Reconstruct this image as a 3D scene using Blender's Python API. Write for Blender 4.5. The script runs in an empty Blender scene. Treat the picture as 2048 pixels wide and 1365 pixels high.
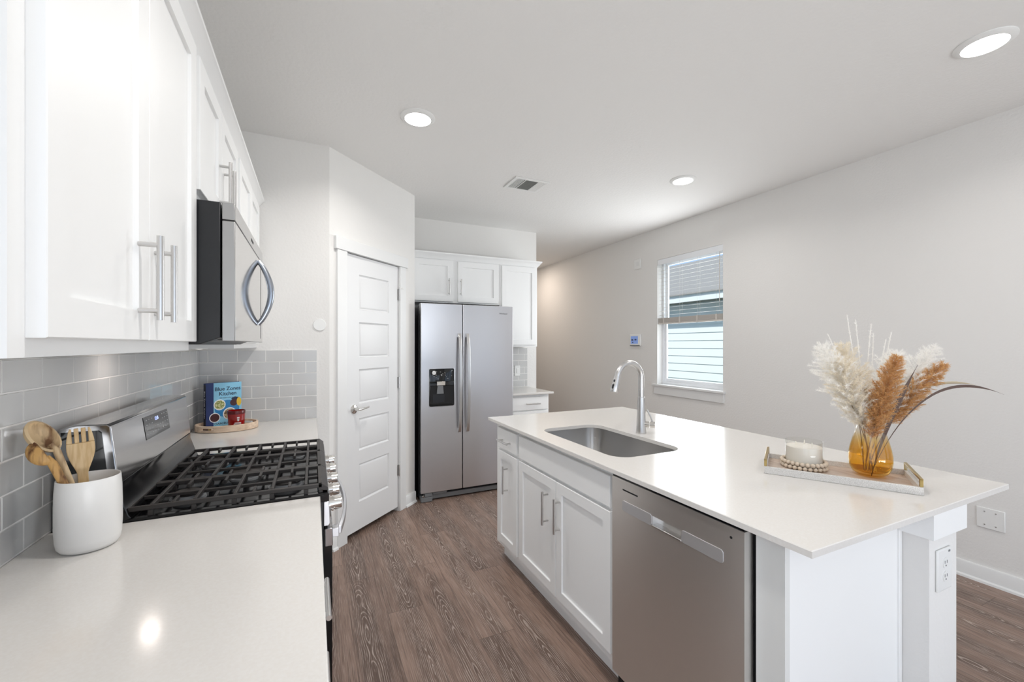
import bpy, bmesh, math, random
from mathutils import Vector, Matrix
random.seed(7)
C = bpy.context.scene
COL = C.collection
PI = math.pi
# ------------------------------------------------------------------ camera
cam = bpy.data.cameras.new('camera'); co = bpy.data.objects.new('camera', cam); COL.objects.link(co)
YAW = math.radians(25.11); HC = 1.402
co.location = (0, 0, HC); co.rotation_euler = (PI/2, 0, -YAW)
cam.sensor_width = 36.0; cam.lens = 847.2/2048*36; cam.shift_y = (690.2-682.5)/2048; cam.clip_start = 0.02
C.camera = co
# ------------------------------------------------------------------ world, sun, window and fill lamps, exposure
C.view_settings.view_transform = 'Standard'; C.view_settings.look = 'None'
C.view_settings.gamma = 1.0; C.view_settings.use_curve_mapping = False
C.view_settings.exposure = 0.11
w = bpy.data.worlds.new('sky'); C.world = w; w.use_nodes = True
bg = w.node_tree.nodes['Background']; bg.inputs[0].default_value = (0.50, 0.70, 1.0, 1); bg.inputs[1].default_value = 0.95
def light(name, kind, loc, rot, energy, color=(1, 1, 1), **kw):
    l = bpy.data.lights.new(name, kind); l.energy = energy; l.color = color
    for k, v in kw.items(): setattr(l, k, v)
    o = bpy.data.objects.new(name, l); o.location = loc; o.rotation_euler = rot; COL.objects.link(o); return o
light('sun', 'SUN', (-5, 3, 9), (0, math.radians(-42), 0), 3.4, (1, .97, .92), angle=.02)
light('fill_rear_window', 'AREA', (1.5, -3.13, 1.2), (PI/2, 0, 0), 21, (.94, .975, 1), shape='RECTANGLE', size=3.5, size_y=2.25)  # added lamp, stands for daylight from an invented rear window
light('fill_ceiling_rear', 'AREA', (1.5, -4.3, .05), (math.radians(158), 0, 0), 185, (.97, .985, 1), shape='RECTANGLE', size=3.4, size_y=1.4)  # added upward lamp outside the rear opening, brightens the ceiling
light('fill_side_window', 'AREA', (3.73, -1.75, 1.45), (PI/2, 0, PI/2), 3, (.94, .975, 1), shape='RECTANGLE', size=1.4, size_y=1.5)  # added weak fill lamp outside an invented side window
light('fill_left_window', 'AREA', (-.76, -1.15, 1.25), (PI/2, 0, -PI/2), 17, (.94, .975, 1), shape='RECTANGLE', size=2.1, size_y=1.9)  # added lamp at an invented left window, brightens the island fronts
light('daylight_kitchen_window', 'AREA', (3.76, 3.276, 1.66), (PI/2, 0, PI/2), 10, (.94, .975, 1), shape='RECTANGLE', size=.8, size_y=1.35)
light('fill_kitchen_window', 'AREA', (3.57, 3.276, 1.66), (PI/2, 0, PI/2), 17, (.94, .975, 1), shape='RECTANGLE', size=.84, size_y=1.38)  # added fill lamp on the room side of the blind, leaves slats unlit
LAMP_W = (8.2, 4.2)

# ------------------------------------------------------------------ helpers
def lin(c):
    return tuple((x/12.92 if x <= .04045 else ((x+.055)/1.055)**2.4) for x in c)
def rgb(r, g, b): return lin((r/255, g/255, b/255)) + (1,)
MATS = {}
def mat(name, col=(.8, .8, .8, 1), rough=.5, metal=0., spec=.5, bump=None, emit=None, coat=0., sub=0.):
    m = bpy.data.materials.new(name); m.use_nodes = True; MATS[name] = m
    nt = m.node_tree; p = nt.nodes['Principled BSDF']
    p.inputs['Base Color'].default_value = col; p.inputs['Roughness'].default_value = rough
    p.inputs['Metallic'].default_value = metal; p.inputs['Specular IOR Level'].default_value = spec
    p.inputs['Coat Weight'].default_value = coat
    if sub: p.inputs['Subsurface Weight'].default_value = sub; p.inputs['Subsurface Radius'].default_value = (.02, .02, .02)
    if emit: p.inputs['Emission Color'].default_value = emit[0]; p.inputs['Emission Strength'].default_value = emit[1]
    if bump:                                          # (scale xyz, strength, distance, detail)
        tc = nt.nodes.new('ShaderNodeTexCoord'); mp = nt.nodes.new('ShaderNodeMapping'); n = nt.nodes.new('ShaderNodeTexNoise'); b = nt.nodes.new('ShaderNodeBump')
        mp.inputs['Scale'].default_value = bump[0]; n.inputs['Scale'].default_value = 1; n.inputs['Detail'].default_value = bump[3]
        b.inputs['Strength'].default_value = bump[1]; b.inputs['Distance'].default_value = bump[2]
        nt.links.new(tc.outputs['Object'], mp.inputs[0]); nt.links.new(mp.outputs[0], n.inputs[0]); nt.links.new(n.outputs[0], b.inputs['Height']); nt.links.new(b.outputs[0], p.inputs['Normal'])
    return m
class NT:
    """tiny expression helper for math nodes"""
    def __init__(s, m): s.t = m.node_tree
    def n(s, kind, **props):
        x = s.t.nodes.new(kind)
        for k, v in props.items(): setattr(x, k, v)
        return x
    def put(s, sock, v):
        if hasattr(v, 'is_output'): s.t.links.new(v, sock)
        else: sock.default_value = v
    def m(s, op, a, b=0., c=None):
        x = s.n('ShaderNodeMath', operation=op); s.put(x.inputs[0], a); s.put(x.inputs[1], b)
        if c is not None: s.put(x.inputs[2], c)
        return x.outputs[0]
    def vec(s, x, y, z):
        v = s.n('ShaderNodeCombineXYZ'); s.put(v.inputs[0], x); s.put(v.inputs[1], y); s.put(v.inputs[2], z); return v.outputs[0]
    def noise(s, v, scale=1., detail=2., rough=.5):
        x = s.n('ShaderNodeTexNoise'); s.put(x.inputs['Vector'], v); x.inputs['Scale'].default_value = scale; x.inputs['Detail'].default_value = detail; x.inputs['Roughness'].default_value = rough
        return x.outputs[0]
    def mix(s, f, a, b):
        x = s.n('ShaderNodeMix', data_type='RGBA'); s.put(x.inputs[0], f); s.put(x.inputs[6], a); s.put(x.inputs[7], b); return x.outputs[2]
    def ramp(s, f, lo, hi):
        x = s.n('ShaderNodeMapRange'); s.put(x.inputs[0], f); x.inputs[1].default_value = lo; x.inputs[2].default_value = hi; return x.outputs[0]

class MB:
    def __init__(s, O=None, U=None, W=None):
        s.b = bmesh.new(); s.frame(O, U, W)
    def frame(s, O=None, U=None, W=None):
        # local (u, w, v): u along the face, w out of the face, v up
        if O is None: s.M = Matrix.Identity(4)
        else:
            U = Vector(U).normalized(); W = Vector(W).normalized(); V = Vector((0, 0, 1))
            s.M = Matrix(((U.x, W.x, V.x, O[0]), (U.y, W.y, V.y, O[1]), (U.z, W.z, V.z, O[2]), (0, 0, 0, 1)))
        return s
    def v(s, p): return s.b.verts.new(s.M @ Vector(p))
    def f(s, vs, mi=0):
        try: x = s.b.faces.new(vs); x.material_index = mi; return x
        except ValueError: return None
    def box(s, x0, x1, y0, y1, z0, z1, mi=0):
        q = [s.v((x, y, z)) for x in (x0, x1) for y in (y0, y1) for z in (z0, z1)]
        for a in ((0, 1, 3, 2), (4, 6, 7, 5), (0, 4, 5, 1), (2, 3, 7, 6), (0, 2, 6, 4), (1, 5, 7, 3)): s.f([q[i] for i in a], mi)
        return s
    def loops(s, L, cap0=True, cap1=True, mi=0, closed=False):
        R = [[s.v(p) for p in l] for l in L]; n = len(R[0])
        seq = list(range(len(R)-1)) + ([-1] if closed else [])
        for i in seq:
            a, b = R[i], R[i+1]
            for k in range(n): s.f([a[k], a[(k+1) % n], b[(k+1) % n], b[k]], mi)
        if not closed:
            if cap0: s.f(list(reversed(R[0])), mi)
            if cap1: s.f(R[-1], mi)
        return s
    def tube(s, pts, r, n=12, mi=0, cap=True, flat=1.0, up=(0, 0, 1)):
        P = [Vector(p) for p in pts]; R = r if isinstance(r, (list, tuple)) else [r]*len(P); L = []
        ref = None
        for i, p in enumerate(P):
            t = (P[min(i+1, len(P)-1)] - P[max(i-1, 0)]).normalized()
            if ref is None:
                ref = Vector(up)
                if abs(ref.dot(t)) > .95: ref = Vector((1, 0, 0)) if abs(t.x) < .9 else Vector((0, 1, 0))
            a = (ref - t*ref.dot(t)).normalized(); b = t.cross(a); ref = a
            L.append([p + (a*math.cos(2*PI*k/n) + b*math.sin(2*PI*k/n)*flat)*R[i] for k in range(n)])
        return s.loops(L, cap, cap, mi)
    def lathe(s, prof, c, n=32, mi=0, sx=1., sy=1., rot=0., e=2., cap0=False, cap1=False):
        # prof: (r, z); superellipse exponent e, half axes scaled by sx, sy
        L = []
        for r, z in prof:
            l = []
            for k in range(n):
                a = 2*PI*k/n; ca, sa = math.cos(a), math.sin(a)
                x = math.copysign(abs(ca)**(2/e), ca)*r*sx; y = math.copysign(abs(sa)**(2/e), sa)*r*sy
                l.append((c[0]+x*math.cos(rot)-y*math.sin(rot), c[1]+x*math.sin(rot)+y*math.cos(rot), c[2]+z))
            L.append(l)
        return s.loops(L, cap0, cap1, mi)
    def prism(s, poly, axis, a, b, mi=0):
        # poly in the two other axes (order x,y,z without axis), extruded from a to b along axis
        def mk(p, t):
            q = list(p); q.insert(axis, t); return tuple(q)
        return s.loops([[mk(p, a) for p in poly], [mk(p, b) for p in poly]], True, True, mi)
    def shaker(s, u0, u1, v0, v1, t=.02, st=.057, rec=.009, w0=0.):
        # one-piece door: outer slab with a recessed flat panel
        def rect(i, w): return [(u0+i, w, v0+i), (u1-i, w, v0+i), (u1-i, w, v1-i), (u0+i, w, v1-i)]
        return s.loops([rect(0, w0), rect(0, w0+t-.0015), rect(.0015, w0+t), rect(st, w0+t), rect(st+.0015, w0+t-rec), rect(st+.004, w0+t-rec)])
    def slab(s, u0, u1, v0, v1, t=.02, w0=0.):
        def rect(i, w): return [(u0+i, w, v0+i), (u1-i, w, v0+i), (u1-i, w, v1-i), (u0+i, w, v1-i)]
        return s.loops([rect(0, w0), rect(0, w0+t-.0025), rect(.0025, w0+t)])
    def pull(s, u, v, length, vert=True, w0=.02, out=.033, r=.006):
        # bar pull, centred at (u, v) on a face at w0
        h = length/2; d = h-.018
        if vert:
            s.tube([(u, w0+out, v-h), (u, w0+out, v+h)], r, 14)
            for k in (-d, d): s.tube([(u, w0-.001, v+k), (u, w0+out, v+k)], r*.8, 10)
        else:
            s.tube([(u-h, w0+out, v), (u+h, w0+out, v)], r, 14)
            for k in (-d, d): s.tube([(u+k, w0-.001, v), (u+k, w0+out, v)], r*.8, 10)
        return s
    def build(s, name, mats, parent=None, bevel=0., seg=2, smooth=True, angle=35, dbl=0.):
        root = parent; off = Vector((0, 0, 0))
        while root is not None: off += Vector(root.location); root = root.parent
        if dbl: bmesh.ops.remove_doubles(s.b, verts=s.b.verts, dist=dbl)
        bmesh.ops.recalc_face_normals(s.b, faces=s.b.faces)
        if off.length: bmesh.ops.translate(s.b, verts=s.b.verts, vec=-off)
        me = bpy.data.meshes.new(name); s.b.to_mesh(me); s.b.free()
        for m in (mats if isinstance(mats, (list, tuple)) else [mats]): me.materials.append(m)
        if smooth:
            me.shade_smooth(); me.set_sharp_from_angle(angle=math.radians(angle))
        o = bpy.data.objects.new(name, me); COL.objects.link(o); o.parent = parent
        if bevel:
            b = o.modifiers.new('bevel', 'BEVEL'); b.width = bevel; b.segments = seg; b.limit_method = 'ANGLE'; b.angle_limit = math.radians(40); b.harden_normals = False
        return o
def tag(o, label=None, cat=None, group=None, kind=None):
    if label: o['label'] = label
    if cat: o['category'] = cat
    if group: o['group'] = group
    if kind: o['kind'] = kind
    return o
def thing(name, label, cat, loc, group=None):
    o = bpy.data.objects.new(name, None); o.location = loc; o.empty_display_size = .05; COL.objects.link(o)
    return tag(o, label, cat, group)
def struct(name, mb, m, parent=None, **kw):
    o = mb.build(name, m, parent, **kw)
    if parent is None: tag(o, kind='structure')
    return o
def struct_root(name, loc):
    o = bpy.data.objects.new(name, None); o.location = loc; COL.objects.link(o); return tag(o, kind='structure')
def text(name, body, size, O, U, V, m, parent, align='CENTER', ext=.0003, bold=0.):
    cu = bpy.data.curves.new(name, 'FONT'); cu.body = body; cu.size = size; cu.align_x = align; cu.extrude = ext; cu.offset = size*bold
    t = bpy.data.objects.new(name, cu); me = bpy.data.meshes.new_from_object(t); bpy.data.objects.remove(t)
    U = Vector(U).normalized(); V = Vector(V).normalized(); N = U.cross(V)
    off = Vector((0, 0, 0)); r = parent
    while r is not None: off += Vector(r.location); r = r.parent
    M = Matrix(((U.x, V.x, N.x, O[0]-off.x), (U.y, V.y, N.y, O[1]-off.y), (U.z, V.z, N.z, O[2]-off.z), (0, 0, 0, 1)))
    me.transform(M); me.materials.clear(); me.materials.append(m)
    o = bpy.data.objects.new(name, me); COL.objects.link(o); o.parent = parent; return o

def floret(name, col):
    m = bpy.data.materials.new(name); m.use_nodes = True; nt = m.node_tree; p = nt.nodes['Principled BSDF']; t = NT(m)
    p.inputs['Base Color'].default_value = col; p.inputs['Roughness'].default_value = .9; p.inputs['Specular IOR Level'].default_value = .1
    tr = t.n('ShaderNodeBsdfTranslucent'); tr.inputs[0].default_value = col; mx = t.n('ShaderNodeMixShader'); mx.inputs[0].default_value = .5
    nt.links.new(p.outputs[0], mx.inputs[1]); nt.links.new(tr.outputs[0], mx.inputs[2]); nt.links.new(mx.outputs[0], nt.nodes['Material Output'].inputs[0]); return m

# ------------------------------------------------------------------ materials
M_wall = mat('wall_paint', rgb(232, 230, 227), .85, spec=.25, bump=((70, 70, 70), .34, .004, 3))
M_ceil = mat('ceiling_paint', rgb(238, 237, 235), .9, spec=.2, bump=((55, 55, 55), .3, .005, 4))
M_trim = mat('trim_paint', rgb(230, 230, 229), .38)
M_door = mat('door_paint', rgb(230, 230, 230), .42, bump=((30, 30, 6), .05, .002, 2))
M_cab = mat('cabinet_paint', rgb(244, 244, 243), .45)
M_cabin = mat('cabinet_side', rgb(225, 225, 222), .45)
M_dark = mat('dark_gap', rgb(18, 18, 20), .7)
M_nickel = mat('brushed_nickel', (.62, .61, .60, 1), .28, 1.)
M_chrome = mat('polished_nickel', (.72, .70, .67, 1), .12, 1.)
M_brass = mat('antique_brass', rgb(176, 152, 98), .3, 1.)
M_black = mat('black_enamel', rgb(14, 14, 16), .12)
M_blackp = mat('black_plastic', rgb(22, 23, 26), .35)
M_iron = mat('cast_iron', rgb(48, 44, 42), .5, spec=.5)
M_glassblk = mat('black_glass', rgb(10, 11, 13), .05)
M_white = mat('white_plastic', rgb(236, 236, 234), .35)
M_ceramic = mat('white_ceramic', rgb(232, 230, 227), .3)
M_vinyl = mat('window_vinyl', rgb(240, 242, 245), .35)
M_slat = mat('blind_slat', rgb(206, 200, 193), .5)
M_grey = mat('grey_plastic', rgb(120, 122, 124), .45)
M_greyd = mat('dark_grey_metal', rgb(48, 49, 52), .4, .6)
M_emit = mat('lamp_lens', (1, 1, 1, 1), .5, emit=((1, .97, .93, 1), 14))
M_puck = mat('puck_lens', (1, 1, 1, 1), .5, emit=((1, .93, .86, 1), 1.1))
M_wax = mat('candle_wax', rgb(238, 232, 224), .45, sub=.15)
M_red = mat('red_glass', rgb(150, 8, 14), .12, coat=.4)
M_redd = mat('dark_red_band', rgb(92, 8, 12), .2)
M_navy = mat('navy_cloth', rgb(34, 52, 104), .6)
M_inkblk = mat('near_black_print', rgb(20, 24, 40), .5)
M_cover = mat('book_cover', rgb(140, 200, 228), .3)
M_blue2 = mat('cover_blue', rgb(52, 130, 186), .35)
M_paper = mat('paper', rgb(236, 230, 216), .8)
M_print = mat('print_navy', rgb(30, 44, 74), .5)
M_printw = mat('print_white', rgb(240, 240, 240), .5)
M_bead = mat('wooden_bead', rgb(214, 198, 178), .55, bump=((120, 120, 120), .1, .001, 2))
M_stem = mat('dried_stem', rgb(140, 116, 86), .6)
M_stemd = mat('dark_dried_leaf', rgb(82, 58, 46), .5)
M_pampas = floret('white_pampas', rgb(252, 250, 246))
M_cream = floret('cream_pampas', rgb(247, 240, 226))
M_tan = floret('tan_pampas', rgb(226, 186, 134))
M_leafc = mat('cream_leaf', rgb(196, 180, 150), .6)
M_siding = mat('neighbour_siding', rgb(232, 236, 236), .7)
M_soffit = mat('neighbour_soffit', rgb(120, 122, 116), .7)
M_shingle = mat('neighbour_shingle', rgb(148, 143, 138), .9, bump=((9, 9, 9), .5, .02, 5))
M_ground = mat('grass', rgb(120, 130, 80), .9, bump=((30, 30, 30), .5, .02, 3))
M_lcd = mat('lcd_blue', rgb(120, 142, 190), .3, emit=(rgb(120, 150, 215), .35))
M_ledblue = mat('display_digits', (.5, .6, 1, 1), .4, emit=((.45, .55, 1, 1), 1.2))
M_mesh = mat('vent_filter', rgb(132, 134, 130), .7)

def steel(name, base, rough, axis):
    # brushed stainless: fine scratches along one axis
    m = mat(name, base, rough, 1.); t = NT(m); p = m.node_tree.nodes['Principled BSDF']
    tc = t.n('ShaderNodeTexCoord'); mp = t.n('ShaderNodeMapping'); mp.inputs['Scale'].default_value = (3, 3, 420); t.t.links.new(tc.outputs['Object'], mp.inputs[0])
    nz = t.noise(mp.outputs[0], 1., 2.)
    tg = t.n('ShaderNodeTangent', direction_type='RADIAL', axis='Z'); t.t.links.new(tg.outputs[0], p.inputs['Tangent'])
    p.inputs['Anisotropic'].default_value = .75; p.inputs['Anisotropic Rotation'].default_value = .25
    t.put(p.inputs['Roughness'], t.m('ADD', t.m('MULTIPLY', nz, .03), rough-.015))
    return m
M_steel = steel('stainless_front', (.66, .662, .685, 1), .31, 3)
M_steeld = steel('stainless_dishwasher', (.80, .78, .76, 1), .36, 3)
M_steeltrim = steel('stainless_trim', (.66, .665, .69, 1), .5, 3)
M_sink = steel('stainless_sink', (.50, .49, .48, 1), .3, 3)
M_mirror = mat('polished_steel', (.60, .595, .59, 1), .06, 1.)
M_satin = mat('satin_steel', (.40, .395, .39, 1), .38, 1.)
M_bluesteel = mat('handle_steel', (.36, .385, .43, 1), .25, 1.)
M_range = mat('polished_range_steel', (.44, .44, .45, 1), .14, 1.)

# quartz
M_quartz = mat('white_quartz', rgb(224, 220, 214), .11, coat=.0); t = NT(M_quartz); p = M_quartz.node_tree.nodes['Principled BSDF']
tc = t.n('ShaderNodeTexCoord'); q1 = t.noise(tc.outputs['Object'], 160., 2.)
t.put(p.inputs['Base Color'], t.mix(t.ramp(q1, .35, .7), rgb(222, 218, 213), rgb(225, 222, 218)))
p.inputs['Roughness'].default_value = .15

# tile glaze and grout
M_tile = mat('grey_glazed_tile', rgb(198, 197, 195), .08); t = NT(M_tile); p = M_tile.node_tree.nodes['Principled BSDF']
tc = t.n('ShaderNodeTexCoord'); oi = t.noise(tc.outputs['Object'], 5., 1.)
t.put(p.inputs['Base Color'], t.mix(oi, rgb(198, 198, 197), rgb(209, 208, 207)))
b = t.n('ShaderNodeBump'); b.inputs['Strength'].default_value = .12; b.inputs['Distance'].default_value = .01
t.t.links.new(t.noise(tc.outputs['Object'], 9., 1.), b.inputs['Height']); t.t.links.new(b.outputs[0], p.inputs['Normal'])
M_tedge = mat('tile_edge_glaze', rgb(208, 207, 205), .5)
M_grout = mat('white_grout', rgb(246, 244, 241), .8)

# vinyl plank floor: planks along y, limed cathedral grain
M_floor = mat('limed_wood_plank', rgb(110, 88, 76), .42); t = NT(M_floor); p = M_floor.node_tree.nodes['Principled BSDF']
tc = t.n('ShaderNodeTexCoord'); sp = t.n('ShaderNodeSeparateXYZ'); t.t.links.new(tc.outputs['Object'], sp.inputs[0])
PW, PL = .181, 1.22
xs = t.m('ADD', sp.outputs[0], 10-.578+PW*0); xr = t.m('DIVIDE', xs, PW); row = t.m('FLOOR', xr); uf = t.m('SUBTRACT', xr, row)
wn = t.n('ShaderNodeTexWhiteNoise', noise_dimensions='1D'); t.put(wn.inputs['W'], row)
yr = t.m('DIVIDE', t.m('ADD', t.m('ADD', sp.outputs[1], 20.), t.m('MULTIPLY', wn.outputs[0], PL)), PL); colm = t.m('FLOOR', yr); vf = t.m('SUBTRACT', yr, colm)
wn2 = t.n('ShaderNodeTexWhiteNoise', noise_dimensions='2D'); t.put(wn2.inputs['Vector'], t.vec(row, colm, 0.))
sid = t.n('ShaderNodeSeparateColor'); t.t.links.new(wn2.outputs['Color'], sid.inputs[0]); r1, r2, r3 = sid.outputs
u = t.m('MULTIPLY', t.m('SUBTRACT', uf, .5), PW); v = t.m('MULTIPLY', vf, PL)
seed = t.m('MULTIPLY', r1, 37.)
warp = t.noise(t.vec(t.m('MULTIPLY', u, 7.), t.m('MULTIPLY', v, 1.5), seed), 1., 2.)
fine = t.noise(t.vec(t.m('MULTIPLY', u, 40.), t.m('MULTIPLY', v, 9.), seed), 1., 2.)
uc = t.m('ADD', u, t.m('ADD', t.m('MULTIPLY', t.m('SUBTRACT', r2, .5), .07), t.m('MULTIPLY', t.m('SUBTRACT', warp, .5), .05)))
dep = t.m('ADD', t.m('MULTIPLY', t.m('SUBTRACT', v, t.m('MULTIPLY', r3, PL)), .05), t.m('MULTIPLY', t.m('SUBTRACT', t.noise(t.vec(seed, t.m('MULTIPLY', v, 2.0), 2.), 1., 2.), .5), .10))
rr = t.m('SQRT', t.m('ADD', t.m('MULTIPLY', uc, uc), t.m('MULTIPLY', dep, dep)))
rr = t.m('ADD', rr, t.m('MULTIPLY', t.m('SUBTRACT', fine, .5), .006))
ring = t.m('SINE', t.m('MULTIPLY', rr, 2*PI/.0066))
line = t.ramp(ring, .55, .95)
fib = t.noise(t.vec(t.m('MULTIPLY', xs, 520.), t.m('MULTIPLY', sp.outputs[1], 9.), seed), 1., 3., .6)
fib2 = t.noise(t.vec(t.m('MULTIPLY', xs, 160.), t.m('MULTIPLY', sp.outputs[1], 5.), seed), 1., 3., .6)
near = t.ramp(rr, .070, .034)                           # cathedral figure fades to straight grain away from the heart
cloud = t.noise(t.vec(t.m('MULTIPLY', xs, 9.), t.m('MULTIPLY', sp.outputs[1], 2.5), seed), 1., 3.)
tone = t.m('ADD', t.m('ADD', t.m('MULTIPLY', r1, .30), t.m('MULTIPLY', cloud, .75)), t.m('MULTIPLY', t.m('SUBTRACT', fib2, .5), .8))
tone = t.m('SUBTRACT', tone, t.m('MULTIPLY', near, .35))
base = t.mix(t.ramp(tone, .12, .95), rgb(97, 76, 65), rgb(163, 136, 121))
lm = t.m('MULTIPLY', t.m('MULTIPLY', line, t.ramp(fib, .38, .6)), t.m('ADD', t.m('MULTIPLY', near, .95), .12))
base = t.mix(lm, base, rgb(206, 191, 180))
base = t.mix(t.m('MULTIPLY', t.ramp(fib, .52, .66), .55), base, rgb(182, 163, 151))
base = t.mix(t.m('MULTIPLY', t.ramp(fib2, .46, .30), .5), base, rgb(78, 60, 51))
seam = t.m('MAXIMUM', t.m('GREATER_THAN', t.m('ABSOLUTE', t.m('SUBTRACT', uf, .5)), .4935), t.m('GREATER_THAN', t.m('ABSOLUTE', t.m('SUBTRACT', vf, .5)), .4988))
base = t.mix(t.m('MULTIPLY', seam, .55), base, rgb(62, 48, 42))
t.put(p.inputs['Base Color'], base)
bp = t.n('ShaderNodeBump'); bp.inputs['Strength'].default_value = .15; bp.inputs['Distance'].default_value = .002
t.t.links.new(t.m('SUBTRACT', fib, t.m('MULTIPLY', seam, 2.)), bp.inputs['Height']); t.t.links.new(bp.outputs[0], p.inputs['Normal'])

def wood(name, a, bcol, scale, rough=.5, axis=1, hard=(.35, .65)):
    m = mat(name, a, rough); t = NT(m); p = m.node_tree.nodes['Principled BSDF']; tc = t.n('ShaderNodeTexCoord'); mp = t.n('ShaderNodeMapping')
    s = [scale]*3; s[axis] = scale*.12; mp.inputs['Scale'].default_value = s; t.t.links.new(tc.outputs['Object'], mp.inputs[0])
    t.put(p.inputs['Base Color'], t.mix(t.ramp(t.noise(mp.outputs[0], 1., 4.), *hard), a, bcol)); return m
M_bamboo = wood('bamboo', rgb(226, 196, 148), rgb(206, 170, 118), 160, axis=2)
M_olive = wood('olive_wood', rgb(206, 160, 96), rgb(92, 52, 24), 60, axis=2, hard=(.42, .58))
M_olivel = wood('pale_olive_wood', rgb(222, 194, 152), rgb(120, 84, 54), 34, axis=2, hard=(.50, .64))
M_paulow = wood('washed_wood', rgb(232, 208, 184), rgb(206, 178, 152), 60, axis=0)
M_shagreen = mat('shagreen', rgb(206, 200, 194), .5); t = NT(M_shagreen); p = M_shagreen.node_tree.nodes['Principled BSDF']
tc = t.n('ShaderNodeTexCoord'); vo = t.n('ShaderNodeTexVoronoi'); vo.inputs['Scale'].default_value = 420; t.t.links.new(tc.outputs['Object'], vo.inputs['Vector'])
t.put(p.inputs['Base Color'], t.mix(t.ramp(vo.outputs['Distance'], .1, .7), rgb(232, 229, 225), rgb(204, 200, 195)))
M_traywood = wood('tray_floor_wood', rgb(206, 190, 176), rgb(182, 160, 144), 50, axis=1)

def glass(name, tint, ior=1.45, gradient=None):
    m = bpy.data.materials.new(name); m.use_nodes = True; nt = m.node_tree; nt.nodes.clear(); t = NT(m)
    out = t.n('ShaderNodeOutputMaterial'); tr = t.n('ShaderNodeBsdfTransparent'); gl = t.n('ShaderNodeBsdfGlossy'); lw = t.n('ShaderNodeLayerWeight'); lw.inputs[0].default_value = .5; mx = t.n('ShaderNodeMixShader')
    gl.inputs['Roughness'].default_value = .01; fac = t.m('ADD', t.m('MULTIPLY', t.m('POWER', lw.outputs['Facing'], 4.), .6), ((ior-1)/(ior+1))**2)
    if gradient:
        tc = t.n('ShaderNodeTexCoord'); sp = t.n('ShaderNodeSeparateXYZ'); nt.links.new(tc.outputs['Object'], sp.inputs[0])
        t.put(tr.inputs[0], t.mix(t.ramp(sp.outputs[2], gradient[0], gradient[1]), tint, gradient[2]))
    else: tr.inputs[0].default_value = tint
    nt.links.new(fac, mx.inputs[0]); nt.links.new(tr.outputs[0], mx.inputs[1]); nt.links.new(gl.outputs[0], mx.inputs[2]); nt.links.new(mx.outputs[0], out.inputs[0])
    return m
M_pane = glass('window_glass', (.96, .98, .98, 1), 1.3)
M_jar = glass('clear_glass', (.97, .97, .96, 1), 1.4)
M_vase = glass('amber_ombre_glass', (.965, .79, .40, 1), 1.6, (.10, .165, (.985, .975, .96, 1)))
M_acrylic = glass('clear_acrylic', (.9, .9, .88, 1), 1.5)

# ------------------------------------------------------------------ room shell
XL, XR, YB, YF, H = -.63, 3.585, 3.11, 4.46, 2.74
YR, YH = -3.0, 8.2
PA = Vector((.097, 3.11, 0)); PD = Vector((.724, .695, 0)).normalized(); PN = Vector((PD.y, -PD.x, 0)); PLEN = 1.003
PB = PA + PD*PLEN                                        # right corner of the pantry wall
struct('floor', MB().box(XL-.15, XR+.15, YR-.15, YH+.1, -.05, 0), M_floor, smooth=False)
struct('ceiling', MB().box(XL-.15, XR+.15, YR-.15, YH+.1, H, H+.12), M_ceil, smooth=False)
struct('wall_left', MB().box(XL-.12, XL, YR, -2.25, 0, H).box(XL-.12, XL, -.05, YF+.12, 0, H).box(XL-.12, XL, -2.25, -.05, 0, .25).box(XL-.12, XL, -2.25, -.05, 2.25, H), M_wall, smooth=False)
struct('wall_back', MB().prism([(XL, YB), (PA.x, YB), (PA.x-.06, YB+.12), (XL, YB+.12)], 2, 0, H), M_wall, smooth=False)
S0, S1, DZ = .135, .782, 2.075                           # rough opening of the pantry door
mb = MB(PA, PD, PN).box(0, S0, -.11, 0, 0, H).box(S1, PLEN, -.11, 0, 0, H).box(S0, S1, -.11, 0, DZ, H)
struct('wall_pantry', mb, M_wall, smooth=False)
struct('wall_pantry_return', MB().box(PB.x-.11, PB.x, PB.y+.002, YF+.12, 0, H), M_wall, smooth=False)
struct('wall_fridge', MB().box(PB.x-.11, 2.41, YF, YF+.12, 0, H), M_wall, smooth=False)
struct('wall_pantry_rear', MB().box(XL, PB.x-.11, YF, YF+.12, 0, H), M_wall, smooth=False)
struct('wall_hall', MB().box(2.29, 2.41, YF+.12, YH, 0, H), M_wall, smooth=False)
struct('wall_hall_end', MB().box(2.29, XR+.14, YH, YH+.1, 0, H), M_wall, smooth=False)
WY0, WY1, WZ0, WZ1 = 2.843, 3.708, .953, 2.378
T = .14
def holed(x0, x1, holes, y0, y1):                         # wall in the y-z plane with rectangular openings
    m = MB(); y = y0
    for (a, b, c, d) in sorted(holes):
        m.box(x0, x1, y, a, 0, H); m.box(x0, x1, a, b, 0, c); m.box(x0, x1, a, b, d, H); y = b
    return m.box(x0, x1, y, y1, 0, H)
struct('wall_right', holed(XR, XR+T, [(WY0, WY1, WZ0-.022, WZ1), (-2.5, -1.0, .65, 2.25)], YR, YH), M_wall, smooth=False)
mb = MB().box(XL, -.3, YR-.12, YR, 0, H).box(3.3, XR, YR-.12, YR, 0, H).box(-.3, 3.3, YR-.12, YR, 2.36, H)
struct('wall_rear', mb, M_wall, smooth=False)
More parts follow.
